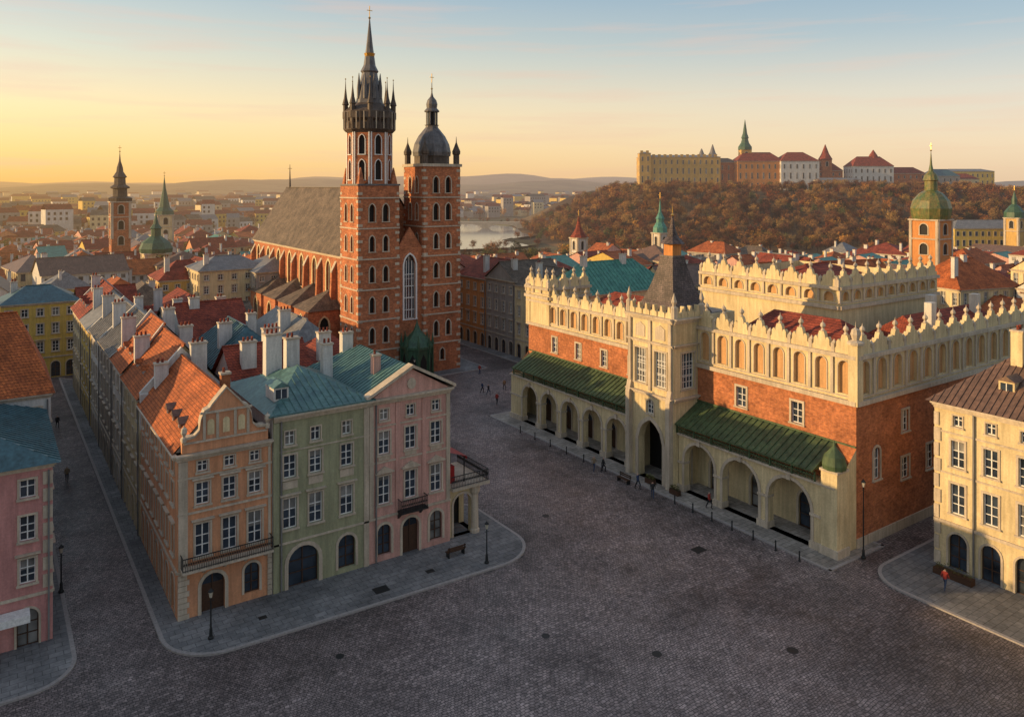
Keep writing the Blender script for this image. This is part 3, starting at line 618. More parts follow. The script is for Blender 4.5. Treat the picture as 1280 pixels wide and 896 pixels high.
def attic(fr,a0,a1,zb,ht,bay=2.35,crest=True,th=.5):
    n=max(1,round((a1-a0)/bay));bw=(a1-a0)/n
    zt=zb+ht
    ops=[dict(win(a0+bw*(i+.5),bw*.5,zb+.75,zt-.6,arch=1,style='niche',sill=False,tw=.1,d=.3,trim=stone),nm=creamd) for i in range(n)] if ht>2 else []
    wall(b,fr,a1,zb,zt,ops,cream,'attic',a_start=a0)
    b.fbox('attic_cornice',stone,fr,a0-.1,a1+.1,zb-.1,zb+.3,.003,.35);b.fbox('attic_cornice',stone,fr,a0-.1,a1+.1,zt-.35,zt,.003,.32);b.fbox('attic_cornice',stone,fr,a0,a1,zb+.5,zb+.62,.003,.12)
    b.face('attic',cream,[fr.p(a0,zb,-th),fr.p(a0,zt,-th),fr.p(a1,zt,-th),fr.p(a1,zb,-th)]);b.face('attic',cream,[fr.p(a0,zt,0),fr.p(a1,zt,0),fr.p(a1,zt,-th),fr.p(a0,zt,-th)])
    for i in range(n):
        a=a0+bw*i;c=a+bw/2;k=bw/2.4;u=1.25
        b.fbox('attic_pilasters',stone,fr,a-.14,a+.14,zb+.62,zt-.35,.003,.16)
        q=[(-1.2,0),(-1.2,.35),(-1.0,.3),(-.85,.42),(-.82,.8),(-.66,.98),(-.48,.92),(-.42,.75),(-.36,1.1),(-.25,1.35),(.25,1.35),(.36,1.1),(.42,.75),(.48,.92),(.66,.98),(.82,.8),(.85,.42),(1.0,.3),(1.2,.35),(1.2,0)]
        b.prism('attic_crest',cream,fr,[(c+x*k,zt+.003+y*u) for x,y in q],-th+.05,-.03)
        zc=zt+1.36*u
        pc=fr.p(c,zc,-th/2);b.lathe('crest_finials',stone,pc.x,pc.y,[(.2,pc.z),(.2,pc.z+.1),(.1,pc.z+.2),(.26,pc.z+.45),(.2,pc.z+.65),(.05,pc.z+.8),(0,pc.z+1.1)],7)
        b.fbox('crest_posts',stone,fr,a-.17,a+.17,zt+.003,zt+.8,-th+.02,.02);pc=fr.p(a,zt+.8,-th/2);b.lathe('crest_posts',stone,pc.x,pc.y,[(.26,pc.z),(.0,pc.z+.35)],4,math.pi/4)
attic(frM,a_(57.4),a_(yN),12.7,4.3)
attic(frM,a_(yF),a_(64.0),12.7,3.5,2.2)
attic(frS,0,WS,12.7,4.3,2.6)
for x,y in ((XM,yN),(XM,yF)):
    b.box('corner_pier',cream,x-.3,x+.6,y-.3 if y==yN else y-.6,y+.6 if y==yN else y+.3,12.6,18.0);b.lathe('corner_pier',stone,x+.15,y+(.15 if y==yN else -.15),[(.75,18.0),(.75,18.2),(.3,18.4),(.45,18.9),(.35,19.3),(.05,19.5),(0,20.1)],8)
b.box('north_pavilion',cream,XM-.2,XM+7,83.5,yF+.3,12.7,16.6);attic(Wf(XM-.2,yF+.3),0,5.3,16.6,1.5,1.8)
attic(S(XM-.2,83.5),0,7.2,16.6,1.5,1.8)
b.box('inner_roof_deck',greyr,XM+.5,XE-.5,yN+.5,yF-.5,14.0,14.2)
b.slope('hall_roof',tiler,(66,57,15.0),(66,41,15.0),(72,46,18.4),(72,54,18.4));b.slope('hall_roof',tiler,(66,41,15),(77,41,15),(72,46,18.4),(72,46,18.4));b.slope('hall_roof',tiler,(77,41,15),(77,57,15),(72,54,18.4),(72,46,18.4));b.slope('hall_roof',tiler,(77,57,15),(66,57,15),(72,54,18.4),(72,54,18.4))
b.slope('hall_roof',tiler,(80,40.5,15.2),(99,40.5,15.2),(97,45,18),(82,45,18));b.slope('hall_roof',tiler,(80,49,15.2),(80,40.5,15.2),(82,45,18),(82,45,18))
b.slope('hall_roof',tiler,(99,40.5,15.2),(99,49,15.2),(97,45,18),(97,45,18));b.slope('hall_roof',tiler,(99,49,15.2),(80,49,15.2),(82,45,18),(97,45,18))
b.slope('hall_roof',tiler,(66,83,14.6),(66,66,14.6),(71,70,17.6),(71,79,17.6));b.slope('hall_roof',tiler,(66,66,14.6),(76,66,14.6),(71,70,17.6),(71,70,17.6));b.slope('hall_roof',tiler,(76,66,14.6),(76,83,14.6),(71,79,17.6),(71,70,17.6));b.slope('hall_roof',tiler,(76,83,14.6),(66,83,14.6),(71,79,17.6),(71,79,17.6))
fi=Wf(78,70);wall(b,fi,20,14,18.4,[],cream,'nave_walls');attic(fi,0,20,18.4,2.4,2.4)
fi2=S(78,50);wall(b,fi2,21,14,18.4,[],cream,'nave_walls');attic(fi2,0,21,18.4,2.4,2.4)
b.face('nave_walls',cream,[(99,50,14),(99,70,14),(99,70,21),(99,50,21)]);b.face('nave_walls',cream,[(78,70,14),(99,70,14),(99,70,21),(78,70,21)])
roof(b,19,18,19,22,'x',tiler,'hip',0,x0=79,y0=51,part='nave_roof')
for x,y in ((66.5,60.5),(90,46),(84,43),(95,43.5)): b.box('chimneys',whitep,x,x+1.0,y,y+.8,14,19.4)
# central portal tower
TX=59.7;ty0,ty1=57.3,64.1;fT=Wf(TX,ty1);tw=ty1-ty0
wall(b,fT,tw,0,9.6,[win(tw/2,3.6,.1,6.6,arch=1.25,style='void',d=.9,tw=.45,sill=False),win(tw/2,1.0,7.3,8.8,arch=1,tw=.12)],cream,'portal')
wall(b,fT,tw,9.6,18.0,[win(1.9,1.7,10.4,14.2,tw=.18,d=.3),win(4.9,1.7,10.4,14.2,tw=.18,d=.3)],cream,'portal')
for a in (.05,tw-.65):
    b.fbox('buttresses',stone,fT,a,a+.6,0,9.2,.003,.55);b.fbox('buttresses',stone,fT,a+.1,a+.5,9.2,17.5,.003,.25);b.prism('buttresses',stone,Fr(fT.p(a,0,0),fT.n),[(.003,9.2),(.55,9.2),(.25,10.4),(.003,10.4)],-.6,0)
b.fbox('buttresses',stone,fT,tw/2-.2,tw/2+.2,9.8,17.4,.003,.18)
for c in (1.9,4.9):
    for i in (-.42,.42): b.fbox('window_frames',white,fT,c+i-.03,c+i+.03,10.45,14.15,-.29,-.22)
    for h in (11.1,11.8,12.5,13.2): b.fbox('window_frames',white,fT,c-.8,c+.8,h-.03,h+.03,-.29,-.225)
    b.prism('relief_panels',stone,fT,[(c-.7,15.5),(c+.7,15.5),(c+.7,16.7),(c,17.1),(c-.7,16.7)],.003,.08)
fTS=S(TX,ty0);ws=XM-TX+.5
wall(b,fTS,ws,0,18.0,[win(2.2,1.9,10.4,14.2,tw=.18,d=.3),win(1.9,1.6,.1,4.5,arch=1,style='void',tw=.2,sill=False)],cream,'portal')
for i in (-.45,.45): b.fbox('window_frames',white,fTS,2.2+i-.03,2.2+i+.03,10.45,14.15,-.29,-.22)
for h in (11.1,11.8,12.5,13.2): b.fbox('window_frames',white,fTS,1.3,3.1,h-.03,h+.03,-.29,-.225)
for h,k in ((9.6,1),(15.2,.8),(18.0,1.3)): cornice(b,stone,fT,0,tw,h,k);cornice(b,stone,fTS,0,ws,h,k)
b.box('portal_back',cream,TX+.1,XM+6,ty1,ty1+.05,0,18);b.box('portal_back',cream,XM+.6,XM+6,ty0,ty1,12,18)
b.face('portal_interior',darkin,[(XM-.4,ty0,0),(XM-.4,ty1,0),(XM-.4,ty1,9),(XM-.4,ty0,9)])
for i in range(6):
    a=tw*(i+.5)/6;b.prism('attic_crest',cream,fT,[(a-.5,18.0),(a-.45,18.5),(a-.2,18.6),(a-.12,19.2),(a+.12,19.2),(a+.2,18.6),(a+.45,18.5),(a+.5,18.0)],-.4,.1)
for i in range(4):
    a=ws*(i+.5)/4;b.prism('attic_crest',cream,fTS,[(a-.5,18.0),(a-.45,18.5),(a-.2,18.6),(a-.12,19.2),(a+.12,19.2),(a+.2,18.6),(a+.45,18.5),(a+.5,18.0)],-.4,.1)
for q in ((TX,ty0),(TX,ty1),(XM+.5,ty0)): b.lathe('pinnacles',stone,q[0]+.1,q[1],[(.35,18),(.35,19.2),(.15,19.4),(.3,19.8),(0,20.8)],8)
b.box('tower_deck',greyr,TX+.3,XM+5,ty0+.3,ty1-.3,17.9,18.1)
cx,cy=TX+3.4,(ty0+ty1)/2
b.lathe('spire_roof',hallspire,cx,cy,[(4.3,18.1),(3.2,19.4),(2.3,21.2),(1.6,23.0),(1.3,24.2)],4,math.pi/4)
b.lathe('lantern',orangep,cx,cy,[(.95,24.2),(.95,25.6)],4,math.pi/4);b.lathe('lantern',spirem,cx,cy,[(1.4,24.2),(1.4,24.3),(1.0,24.3)],4,math.pi/4)
b.lathe('spire_roof',hallspire,cx,cy,[(1.35,25.6),(.6,26.4),(.25,27.6),(.08,28.8)],8);b.lathe('finial',gold,cx,cy,[(.0,28.5),(.2,28.75),(.0,29.0),(.04,29.0),(.0,30.1)],8)
b.finish()

# ---------------------------------------------------------------- right-hand yellow building
b=Bld('yellow_market_house');X=66.7;yN2=33.9;fr=Wf(0,0);Lh=26;ops=[]
for i in range(10):
    a=1.9+i*2.55
    ops+=[win(a,.75,12.0,12.9,tw=.1),win(a,1.05,8.6,10.8,ped=0,tw=.18),win(a,1.1,4.7,7.2,ped=0,tw=.18),win(a,1.5,.1,3.1,arch=1,style='shop',sill=False,tw=.16,d=.3)]
wall(b,fr,Lh,0,13.8,ops,cream);cornice(b,stone,fr,0,Lh,13.8,1.2);b.fbox('cornices',stone,fr,0,Lh,3.7,3.95,.003,.16);b.fbox('cornices',stone,fr,0,Lh,7.9,8.05,.003,.08);b.fbox('cornices',stone,fr,0,Lh,11.3,11.45,.003,.08)
for i in range(10): b.fbox('quoins',stone,fr,.0,.55-(i%2)*.15,.1+i*1.3,1.2+i*1.3,.003,.1)
downpipe(b,fr,3.2,13.8)
b.face('walls',cream,[(14,0,0),(0,0,0),(0,0,13.8),(14,0,13.8)]);b.face('walls',cream,[(0,-Lh,0),(14,-Lh,0),(14,-Lh,13.8),(0,-Lh,13.8)]);b.face('walls',cream,[(14,-Lh,0),(14,0,0),(14,0,13.8),(14,-Lh,13.8)])
roof(b,14,Lh,13.8,18.6,'y',brownr,'hip',.55,.5,y0=-Lh)
for a in (4.8,9,14): dormer(b,fr,a,14.9,-1.9,1.2,1.2,2.4,cream,brownr)
chimney(b,5,-4.5,15,19.8,1.2,.9,cream);chimney(b,8,-12,15,20,1.2,.9,cream)
b.finish((X,yN2,0))

# ---------------------------------------------------------------- brick basilica
b=Bld('gothic_brick_basilica')
FX0,FX1,FX2,FX3,FY=49.9,57.2,61.8,69.0,117.0;TD=7.5
def tower(x0,x1,y0,y1,ztop,levels):
    for fr,w in ((S(x0,y0),x1-x0),(Wf(x0,y1),y1-y0),(E(x1,y0),y1-y0),(Nf(x1,y1),x1-x0)):
        ops=[]
        for (h0,h1,ww,n,st) in levels:
            for i in range(n): ops.append(win(w*(i+1)/(n+1),ww,h0,h1,arch=1.5,style='dark',tw=.2,trim=stone,d=.5,sill=True))
        wall(b,fr,w,0,ztop,ops,brick2,'tower_walls')
        z=.6;i=0
        while z<ztop-.6:
            for a0,a1 in ((0,.75 if i%2 else .45),(w-(.45 if i%2 else .75),w)): b.fbox('quoins',stone,fr,a0,a1,z,z+.45,.003,.05)
            z+=1.3;i+=1
        for z in range(5,int(ztop),5): b.fbox('string_courses',stone,fr,0,w,z-.1,z+.12,.003,.16)
lv=[(2,4,.8,1,0),(6.2,8.8,.85,2,0),(11.2,13.8,.85,2,0),(16.2,18.8,.85,2,1),(21.2,23.8,.85,2,1),(26.1,29,1.0,2,1)]
tower(FX0,FX1,FY,FY+TD,32,lv)
tower(FX2,FX3,FY,FY+TD,35.3,lv+[(30.8,33.6,1.0,2,1)])
cx,cy=(FX0+FX1)/2,FY+TD/2
def octo(r,z0,z1,matp,part,win_=None):
    for i in range(8):
        t=math.pi/4*i+math.pi/8;p=Vector((cx+r*math.cos(t),cy+r*math.sin(t),0));t2=t+math.pi/4;q=Vector((cx+r*math.cos(t2),cy+r*math.sin(t2),0));f=Fr(p,q-p);w=(q-p).length
        if win_:
            wall(b,f,w,z0,z1,[win(w/2,w*.36,z0+1.0,z0+4.3,arch=1.5,style='dark',tw=.14,trim=white,d=.3),win(w/2,w*.36,z0+5.2,z1-.6,arch=1.5,style='dark',tw=.14,trim=white,d=.3)],matp,part)
            for a in (.08,w-.3): b.fbox('octagon_ribs',white,f,a,a+.22,z0,z1,.003,.1)
        else: wall(b,f,w,z0,z1,[],matp,part)
octo(3.75,32,41,brick2,'octagon_stage',True)
b.box('octagon_base',spirem,FX0-.15,FX1+.15,FY-.15,FY+TD+.15,32,32.3)
for sx,sy in ((0,0),(1,0),(0,1),(1,1)): b.lathe('octagon_base',brick2,FX0+.7+sx*5.9,FY+.7+sy*6.1,[(.7,32.3),(.1,35)],4,math.pi/4)
gal=M('dark_gallery',(.13,.095,.07),'sheet',.6,(.07,.05,.04))
b.lathe('gallery',gal,cx,cy,[(3.6,40.6),(4.3,41.3),(4.3,42.4),(4.0,42.4),(4.0,42.7),(4.45,43.2),(4.45,44.3),(4.1,44.6),(3.3,45.2),(2.4,45.8)],8,math.pi/8)
for i in range(8):
    t=math.pi/4*i+math.pi/8
    x,y=cx+3.95*math.cos(t),cy+3.95*math.sin(t)
    b.lathe('gallery_turrets',gal,x,y,[(.25,41.2),(.42,42.6),(.45,45.4),(.6,45.5),(.3,46.6),(.1,48.2),(.03,49.7)],8);b.lathe('turret_balls',gold,x,y,[(0,49.6),(.13,49.8),(0,50.0)],6)
    for k in range(5):
        tt=t+math.pi/4*(k+.5)/5;b.lathe('gallery_posts',stone if k%2 else gal,cx+4.25*math.cos(tt),cy+4.25*math.sin(tt),[(.1,41.4),(.1,44.2)],4)
b.lathe('spire',spirem,cx,cy,[(2.3,45.6),(2.0,47.5),(1.35,50.5),(1.3,50.9),(1.5,51.2),(1.0,52.2),(.55,55.5),(.2,58.8),(.07,60.2)],8,math.pi/8)
b.lathe('spire_crown',gold,cx,cy,[(.75,53.6),(.95,54.2),(.85,54.25),(.7,53.7)],10)
for i in range(8):
    t=math.pi/4*i;x,y=cx+1.9*math.cos(t),cy+1.9*math.sin(t);b.lathe('spirelets',spirem,x,y,[(.35,46.5),(.35,48.4),(.05,50.8)],5)
b.lathe('spire_orb',gold,cx,cy,[(0,59.9),(.25,60.2),(0,60.5)],8);b.box('cross',gold,cx-.05,cx+.05,cy-.05,cy+.05,60.3,62.2);b.box('cross',gold,cx-.5,cx+.5,cy-.05,cy+.05,61.4,61.5)
cx,cy=(FX2+FX3)/2,FY+TD/2
b.box('tower_cornice',stone,FX2-.25,FX3+.25,FY-.25,FY+TD+.25,35.3,35.8)
b.lathe('dome_drum',gal,cx,cy,[(3.1,35.8),(3.1,37.2),(3.3,37.3)],8,math.pi/8)
b.lathe('dome',spirem,cx,cy,[(3.3,37.2),(3.4,37.9),(3.1,39.3),(2.4,40.7),(1.6,41.7),(1.1,42.3),(1.1,42.6),(1.35,42.7)],8,math.pi/8)
b.lathe('lantern',darkin,cx,cy,[(.7,42.6),(.7,45.0)],8)
for i in range(8):
    t=math.pi/4*i;b.lathe('lantern_posts',spirem,cx+.95*math.cos(t),cy+.95*math.sin(t),[(.13,42.6),(.13,45)],5)
b.lathe('lantern_cap',spirem,cx,cy,[(1.3,45),(1.35,45.2),(.9,45.7),(1.0,46.4),(.8,47.1),(.3,47.7),(.12,48.4),(.05,50.4)],12);b.lathe('orb',gold,cx,cy,[(0,48.9),(.22,49.1),(0,49.4)],8)
b.box('cross',gold,cx-.05,cx+.05,cy-.05,cy+.05,50.2,51.8);b.box('cross',gold,cx-.4,cx+.4,cy-.05,cy+.05,51.1,51.2)
for sx,sy in ((0,0),(1,0),(0,1),(1,1)):
    x,y=FX2+.5+sx*6.2,FY+.5+sy*6.5;b.lathe('corner_turrets',gal,x,y,[(.55,35.8),(.55,37.4),(.7,37.5),(.75,38),(.4,38.8),(.1,39.6),(.03,40.6)],8)
fC=S(FX1,FY+.6);wc=FX2-FX1
wall(b,fC,wc,0,21.5,[win(wc/2,2.1,9.5,20.4,arch=1.6,style='sash',tw=.3,trim=white,d=.5)],brick2,'west_front')
for a in (-.52,.52):b.fbox('tracery',white,fC,wc/2+a-.05,wc/2+a+.05,9.6,19.3,-.49,-.3)
for h in range(11,19,2): b.fbox('tracery',white,fC,wc/2-1.05,wc/2+1.05,h-.05,h+.05,-.49,-.32)
b.prism('west_gable',brick2,fC,[(0,21.5),(wc,21.5),(wc/2,25)],-.5,0)
b.lathe('porch',cop,59.5,115.0,[(2.5,0.1),(2.5,5.0),(2.75,5.1),(2.75,5.5),(1.9,6.6),(.6,8.0),(.15,9.2),(0,10)],8,math.pi/8)
for i in range(8):
    t=math.pi/4*i+math.pi/8;x,y=59.5+2.6*math.cos(t),115+2.6*math.sin(t);b.lathe('porch_pinnacles',cop,x,y,[(.22,0),(.2,5.6),(.3,5.7),(.03,7.6)],6)
for i in range(8):
    t=math.pi/4*i;x,y=59.5+2.32*math.cos(t),115+2.32*math.sin(t)
    f=Fr((x,y,0),(-math.sin(t),math.cos(t),0));b.prism('porch_openings',darkin,f,[(-.55,.3),(.55,.3),(.55,3.2),(0,4.4),(-.55,3.2)],.0,.04)
NX0,NX1=51.9,67.3;NY0,NY1=FY+TD,182
fW=Wf(NX0,NY1);Ln=NY1-NY0;ops=[]
nb=8
lead=M('church_window_glass',(.10,.085,.06),'glass',.2,spec=.6)
for i in range(nb): ops.append(dict(win(Ln*(i+.5)/nb,2.0,12.2,18.4,arch=1.5,style='niche',tw=.45,trim=cream,d=.35),nm=lead))
wall(b,fW,Ln,0,19.6,ops,brick2,'nave_walls');wall(b,E(NX1,NY0),Ln,0,19.6,[],brick2,'nave_walls');b.face('nave_walls',brick2,[(NX1,NY1,0),(NX0,NY1,0),(NX0,NY1,19.6),(NX1,NY1,19.6)])
for i in range(nb):
    a=Ln*(i+.5)/nb
    for k in (-.34,.34): b.fbox('mullions',stone,fW,a+k-.06,a+k+.06,12.3,17.8,-.34,-.2)
cornice(b,stone,fW,0,Ln,19.6,1)
roof(b,NX1-NX0,NY1-NY0,19.6,31.6,'y',slate,'gable',.5,0,brick2,x0=NX0,y0=NY0,part='nave_roof')
for i in range(nb+1):
    a=min(Ln-.5,max(.5,Ln*i/nb));f=Fr(fW.p(a,0,0),fW.n)
    b.prism('buttresses',brick2,f,[(0,0),(1.6,0),(1.6,10),(1.1,11),(.9,16.5),(.0,18.3)],-.35,.35)
    b.prism('buttress_caps',stone,f,[(0,18.3),(.9,16.5),(.95,16.7),(0,18.55)],-.4,.4)
for i in range(5):
    y1=NY1-8-i*9.2;x0=46.2;w=7.4
    fW2=Wf(x0,y1);wall(b,fW2,w,0,10.2,[dict(win(w/2,2.4,3.5,9.3,arch=1.6,style='niche',tw=.3,trim=cream,d=.35),nm=lead)],brick2,'chapel_walls')
    wall(b,S(x0,y1-w),NX0-x0,0,10.2,[win((NX0-x0)/2,1.6,4,9,arch=1.6,style='dark',tw=.3,trim=cream,d=.4)],brick2,'chapel_walls')
    b.face('chapel_walls',brick2,[(NX0,y1,0),(x0,y1,0),(x0,y1,10.2),(NX0,y1,10.2)])
    m=y1-w/2;b.face('chapel_roof',slate,[(x0-.3,y1+.3,10.2),(x0-.3,y1-w-.3,10.2),(NX0,m,13.6)]);b.face('chapel_roof',slate,[(x0-.3,y1-w-.3,10.2),(NX0,y1-w-.3,10.2),(NX0,m,13.6)]);b.face('chapel_roof',slate,[(NX0,y1+.3,10.2),(x0-.3,y1+.3,10.2),(NX0,m,13.6)])
b.tube('ridge_mast',gal,(59.6,180,31.5),(59.6,180,37),.25,.05);b.box('ridge_cross',gold,59.1,60.1,179.95,180.05,36,36.1)
b.lathe('apse',brick2,59.6,182,[(7.2,0),(7.2,18)],10);b.lathe('apse_roof',slate,59.6,182,[(7.6,18),(0,28)],10)
b.finish()

# ---------------------------------------------------------------- houses beyond the square
for nm,y0,y1,ze,zr,wm,rm in (('orange_townhouse',129,140,13.5,17,orangep,tiler),('grey_townhouse',119,129,14,17.4,greyp,slate),('grey_townhouse',111,119,13.6,16.8,cream,slate)):
    house(nm,12,y1-y0-.05,ze,zr,'x' if wm is greyp else 'y',wm,rm,'WS',rows=3,loc=(82,y0,0),chim=((2,3,13,17.8,1,.8),),oh=.3)
house('orange_townhouse',9,12,12.5,16,'y',pink,tiler,'WS',rows=3,loc=(78,141,0),chim=((2,3,13,17,1,.8),))
house('copper_roofed_palace',20,11,14,18.8,'x',cream,verdi,'WS',rows=3,kind='hip',ribs=.8,loc=(81,97.5,0),chim=((4,5,15,19.8,1,.8),(13,5,15,19.8,1,.8)))
house('cream_townhouse',14,12,14.5,17,'x',cream,greyr,'WS',rows=4,kind='hip',loc=(*cam2world(-64,158),0),chim=((2,3,13,17.5,1,.8),))
house('ochre_townhouse',12,12,12,15.6,'x',ochre,tiler,'WS',rows=3,kind='hip',loc=(*cam2world(-74,162),0),chim=((2,3,12,16.6,1,.8),))
house('grey_townhouse',12,14,14,17,'y',greyp,greyr,'WS',rows=4,kind='hip',loc=(*cam2world(-53,160),0))

# ---------------------------------------------------------------- town mass
palW=[cream,whitep,yellow,ochre,greyp,peach,whitep,cream,pink]
palR=[tileo,tiler,tileo,tiler,greyr,slate,tileo,verdi,brownr,tileo,tiler]
TH=[]
for i in range(26):
    W=R.uniform(9,15);L=R.uniform(11,20);ze=R.uniform(7,11.5);zr=ze+R.uniform(3,5);ax=R.choice('xy')
    bb=house('town_house',W,L,ze,zr,ax,R.choice(palW),palR[i%len(palR)],'SWE',rows=R.choice((2,3)),kind=R.choice(('gable','gable','hip')),cheap=True,
        chim=[(R.uniform(1,W-1),R.uniform(1,L-1),ze,zr+R.uniform(.1,.8),R.uniform(.6,1.4),.7) for _ in range(R.randint(1,3))])
    TH.append((bb.single(),W,L))
def blocked(x,y):
    if -32<x<40 and y<163: return True
    if 38<x<76 and y<192: return True
    if x<104 and y<155: return True
    if x<130 and y<95: return True
    return False
cnt=0
n=150.0
while n<430:
    e=-.72*n
    while e<.74*n:
        ee=e+R.uniform(-2,2);nn=n+R.uniform(-3,3);x,y=cam2world(ee,nn)
        riv=(-95<ee<30 and nn>262)
        hill=(ee>8 and nn>285)
        if not blocked(x,y) and not riv and not hill:
            m,W,L=R.choice(TH);k=R.uniform(.8,1.1)
            zs=R.uniform(.75,1.0)*(1 if nn<230 else .85)
            place(m,'town_house',(x,y,0),R.choice((0,math.pi/2,0))+R.uniform(-.15,.15),(k,k,zs));cnt+=1
        e+=14+R.uniform(0,3)
    n+=16
print('town houses',cnt)
for e_,n_,W,L,ze,zr,rm in ((86,148,16,13,12,17.3,tileo),(68,158,15,12,11.5,16,tileo),(52,150,13,12,12.5,16.5,tileo),(103,140,12,12,12,16,tiler),(43,142,12,10,12,15.5,verdi),(30,150,11,10,12.5,16,brownr),(118,165,16,12,13,17,tileo)):
    house('orange_roofed_house',W,L,ze,zr,'x',R.choice((whitep,cream)),rm,'SW',rows=2,kind=R.choice(('gable','hip')),loc=(*cam2world(e_,n_),0),rot=-.25,chim=((2,3,12,zr+.6,1,.8),(8,6,12,zr+.6,1,.8)))
def simple_tower(name,e_,n_,w,z1,wm,prof,rm,nwin=2,n=8):
    x,y=cam2world(e_,n_);b=Bld(name)
    for f in (S(-w/2,-w/2),Wf(-w/2,w/2),E(w/2,-w/2),Nf(w/2,w/2)):
        wall(b,f,w,0,z1,[win(w/2,w*.28,z1-4-5*i,z1-1.2-5*i,arch=1,style='dark',tw=.25) for i in range(nwin)],wm);b.fbox('cornices',stone,f,-.2,w+.2,z1-.4,z1,.003,.4);b.fbox('cornices',stone,f,0,w,z1-5.2,z1-4.9,.003,.25)
        for a in (0,w-.6): b.fbox('pilasters',stone,f,a,a+.6,z1-12,z1-.4,.003,.2)
    b.lathe('helm',rm,0,0,prof,n,math.pi/8);zt=prof[-1][1];b.lathe('orb',gold,0,0,[(0,zt-.2),(.3,zt+.1),(0,zt+.4)],8);b.box('cross',gold,-.06,.06,-.06,.06,zt,zt+2);b.box('cross',gold,-.5,.5,-.05,.05,zt+1.2,zt+1.35)
    b.finish((x,y,0))
simple_tower('town_hall_tower',-127,250,5.6,27,brick2,[(3.6,27),(3.8,28),(2.2,28.6),(2.2,31),(3,31.2),(3,31.6),(1.8,32.4),(1.7,34.5),(2.2,34.8),(1.1,36.5),(.9,38),(.3,40),(.05,43)],gal,4)
simple_tower('green_spired_church_tower',-145,322,6,20,cream,[(3.8,20),(3.6,21.5),(2.2,23),(1.6,26),(.6,31),(.05,36)],cop,2)
simple_tower('green_domed_church',-107,232,7,12,cream,[(4.6,12),(4.8,13.2),(4,15),(2.2,16.4),(1.4,17),(1.4,19),(1.8,19.2),(.8,20.5),(.05,24)],cop,1)
simple_tower('green_spired_turret',44.5,232,3.4,18,whitep,[(2.3,18),(2.2,19.5),(1.2,21),(1.2,22),(1.5,22.1),(.5,24),(.05,28)],verdi,2)
simple_tower('red_spired_turret',22,255,4,15,whitep,[(3,15),(1.6,17),(.9,18.5),(.05,22)],tiler,1)
simple_tower('gilded_dome_church_tower',108,199,7.2,23.5,orangep,[(4.4,23.5),(4.6,24.5),(4.8,26.2),(4.3,28.2),(2.8,30.0),(1.5,30.8),(1.5,33.2),(1.9,33.4),(1.5,34.8),(.6,35.8),(.3,37.5),(.05,41)],domeg,2,12)
simple_tower('small_domed_turret',190,292,5,20,ochre,[(3.4,20),(3.4,22),(2,24),(.9,25),(.9,27),(.05,30)],cop,1)
house('yellow_palace',34,12,15.5,18.5,'x',yellow,greyr,'SW',rows=3,kind='hip',loc=(*cam2world(172,300),0),rot=-HEAD,cheap=True)
# ---------------------------------------------------------------- river
rp=[(-170,352),(-90,366),(-30,378),(-2,392),(10,412),(4,432),(-6,455),(8,480),(30,500),(34,540),(20,580),(-10,620),(-60,690),(-160,760),(-190,700),(-120,640),(-90,590),(-80,540),(-90,500),(-120,460),(-180,430)]
b=Bld('river');b.face('water',M('river_water',(.07,.11,.14),'water',.12,spec=.7),[(*cam2world(*p),.03) for p in rp]);b.finish(single=True)
b=Bld('river_bank')
bk=M('grassy_bank',(.12,.11,.05),'terrain',.95,(.2,.17,.1))
for i in range(len(rp)):
    p=Vector(cam2world(*rp[i]));q=Vector(cam2world(*rp[(i+1)%len(rp)]));d=(q-p);nn=Vector((d.y,-d.x)).normalized()*6
    b.face('slope',bk,[(p.x,p.y,.02),(q.x,q.y,.02),(q.x+nn.x,q.y+nn.y,1.2),(p.x+nn.x,p.y+nn.y,1.2)])
b.finish(single=True)
b=Bld('river_bridge');fB=Fr((0,0,0),(1,0,0));wall(b,fB,130,0,4.2,[win(13+i*26,21,0,3.4,arch=.3,style='void',d=5,sill=False,tw=0) for i in range(5)],stone);b.box('deck',stone,0,130,0,6,4.2,5.0);b.finish((*cam2world(-98,575),0),-HEAD)

# ---------------------------------------------------------------- castle hill
def sm(a,b_,x):
    t=max(0,min(1,(x-a)/(b_-a)));return t*t*(3-2*t)
def hillh(e,n):
    wv=6*math.sin(e*.05)+4*math.sin(e*.13+1)
    h=sm(6,78,e+.10*(n-520))*sm(345+wv,520+wv,n)*(1-sm(640,760,n))
    top=28.5-4.5*sm(290,360,e)-3*sm(420,600,e)-2*(1-sm(50,90,e))
    return h*top+.9*math.sin(e*.21)*math.sin(n*.17)*h
V=[];F=[];ne,nn_=110,70
for j in range(nn_):
    for i in range(ne):
        e=-2+i*6.2;n=335+j*6.2;x,y=cam2world(e,n);V.append((x,y,hillh(e,n)-.15))
for j in range(nn_-1):
    for i in range(ne-1): a=j*ne+i;F.append((a,a+1,a+ne+1,a+ne))
m=bpy.data.meshes.new('castle_hill');m.from_pydata(V,[],F);m.materials.append(M('hill_soil',(.18,.10,.04),'terrain',.95,(.09,.065,.03)))
for p in m.polygons:p.use_smooth=True
place(m,'castle_hill',(0,0,0))
def castle(name,e0,e1,n_,z0,ze,zr,wm,rm,depth=14,kind='hip',rows=3,sp=4,crest=False,axis='x'):
    W=e1-e0
    def ex(b):
        if crest:
            for i in range(int(W/4)): b.box('crest',wm,i*4+.6,i*4+2.6,-.1,.5,ze-z0,ze-z0+1.8)
    h=house(name,W,depth,ze-z0,zr-z0,axis,wm,rm,'SWE',rows=rows,kind=kind,cheap=True,sp=sp,loc=None,extra=ex,gf=1.0)
    h.finish((*cam2world(e0,n_),z0),-HEAD,single=True)
castle('castle_ochre_palace',91,148,548,24,52.5,54,ochre,greyr,16,rows=4,crest=True)
castle('castle_ochre_tower',90,98,545,24,55,56,ochre,greyr,8,rows=4,crest=True)
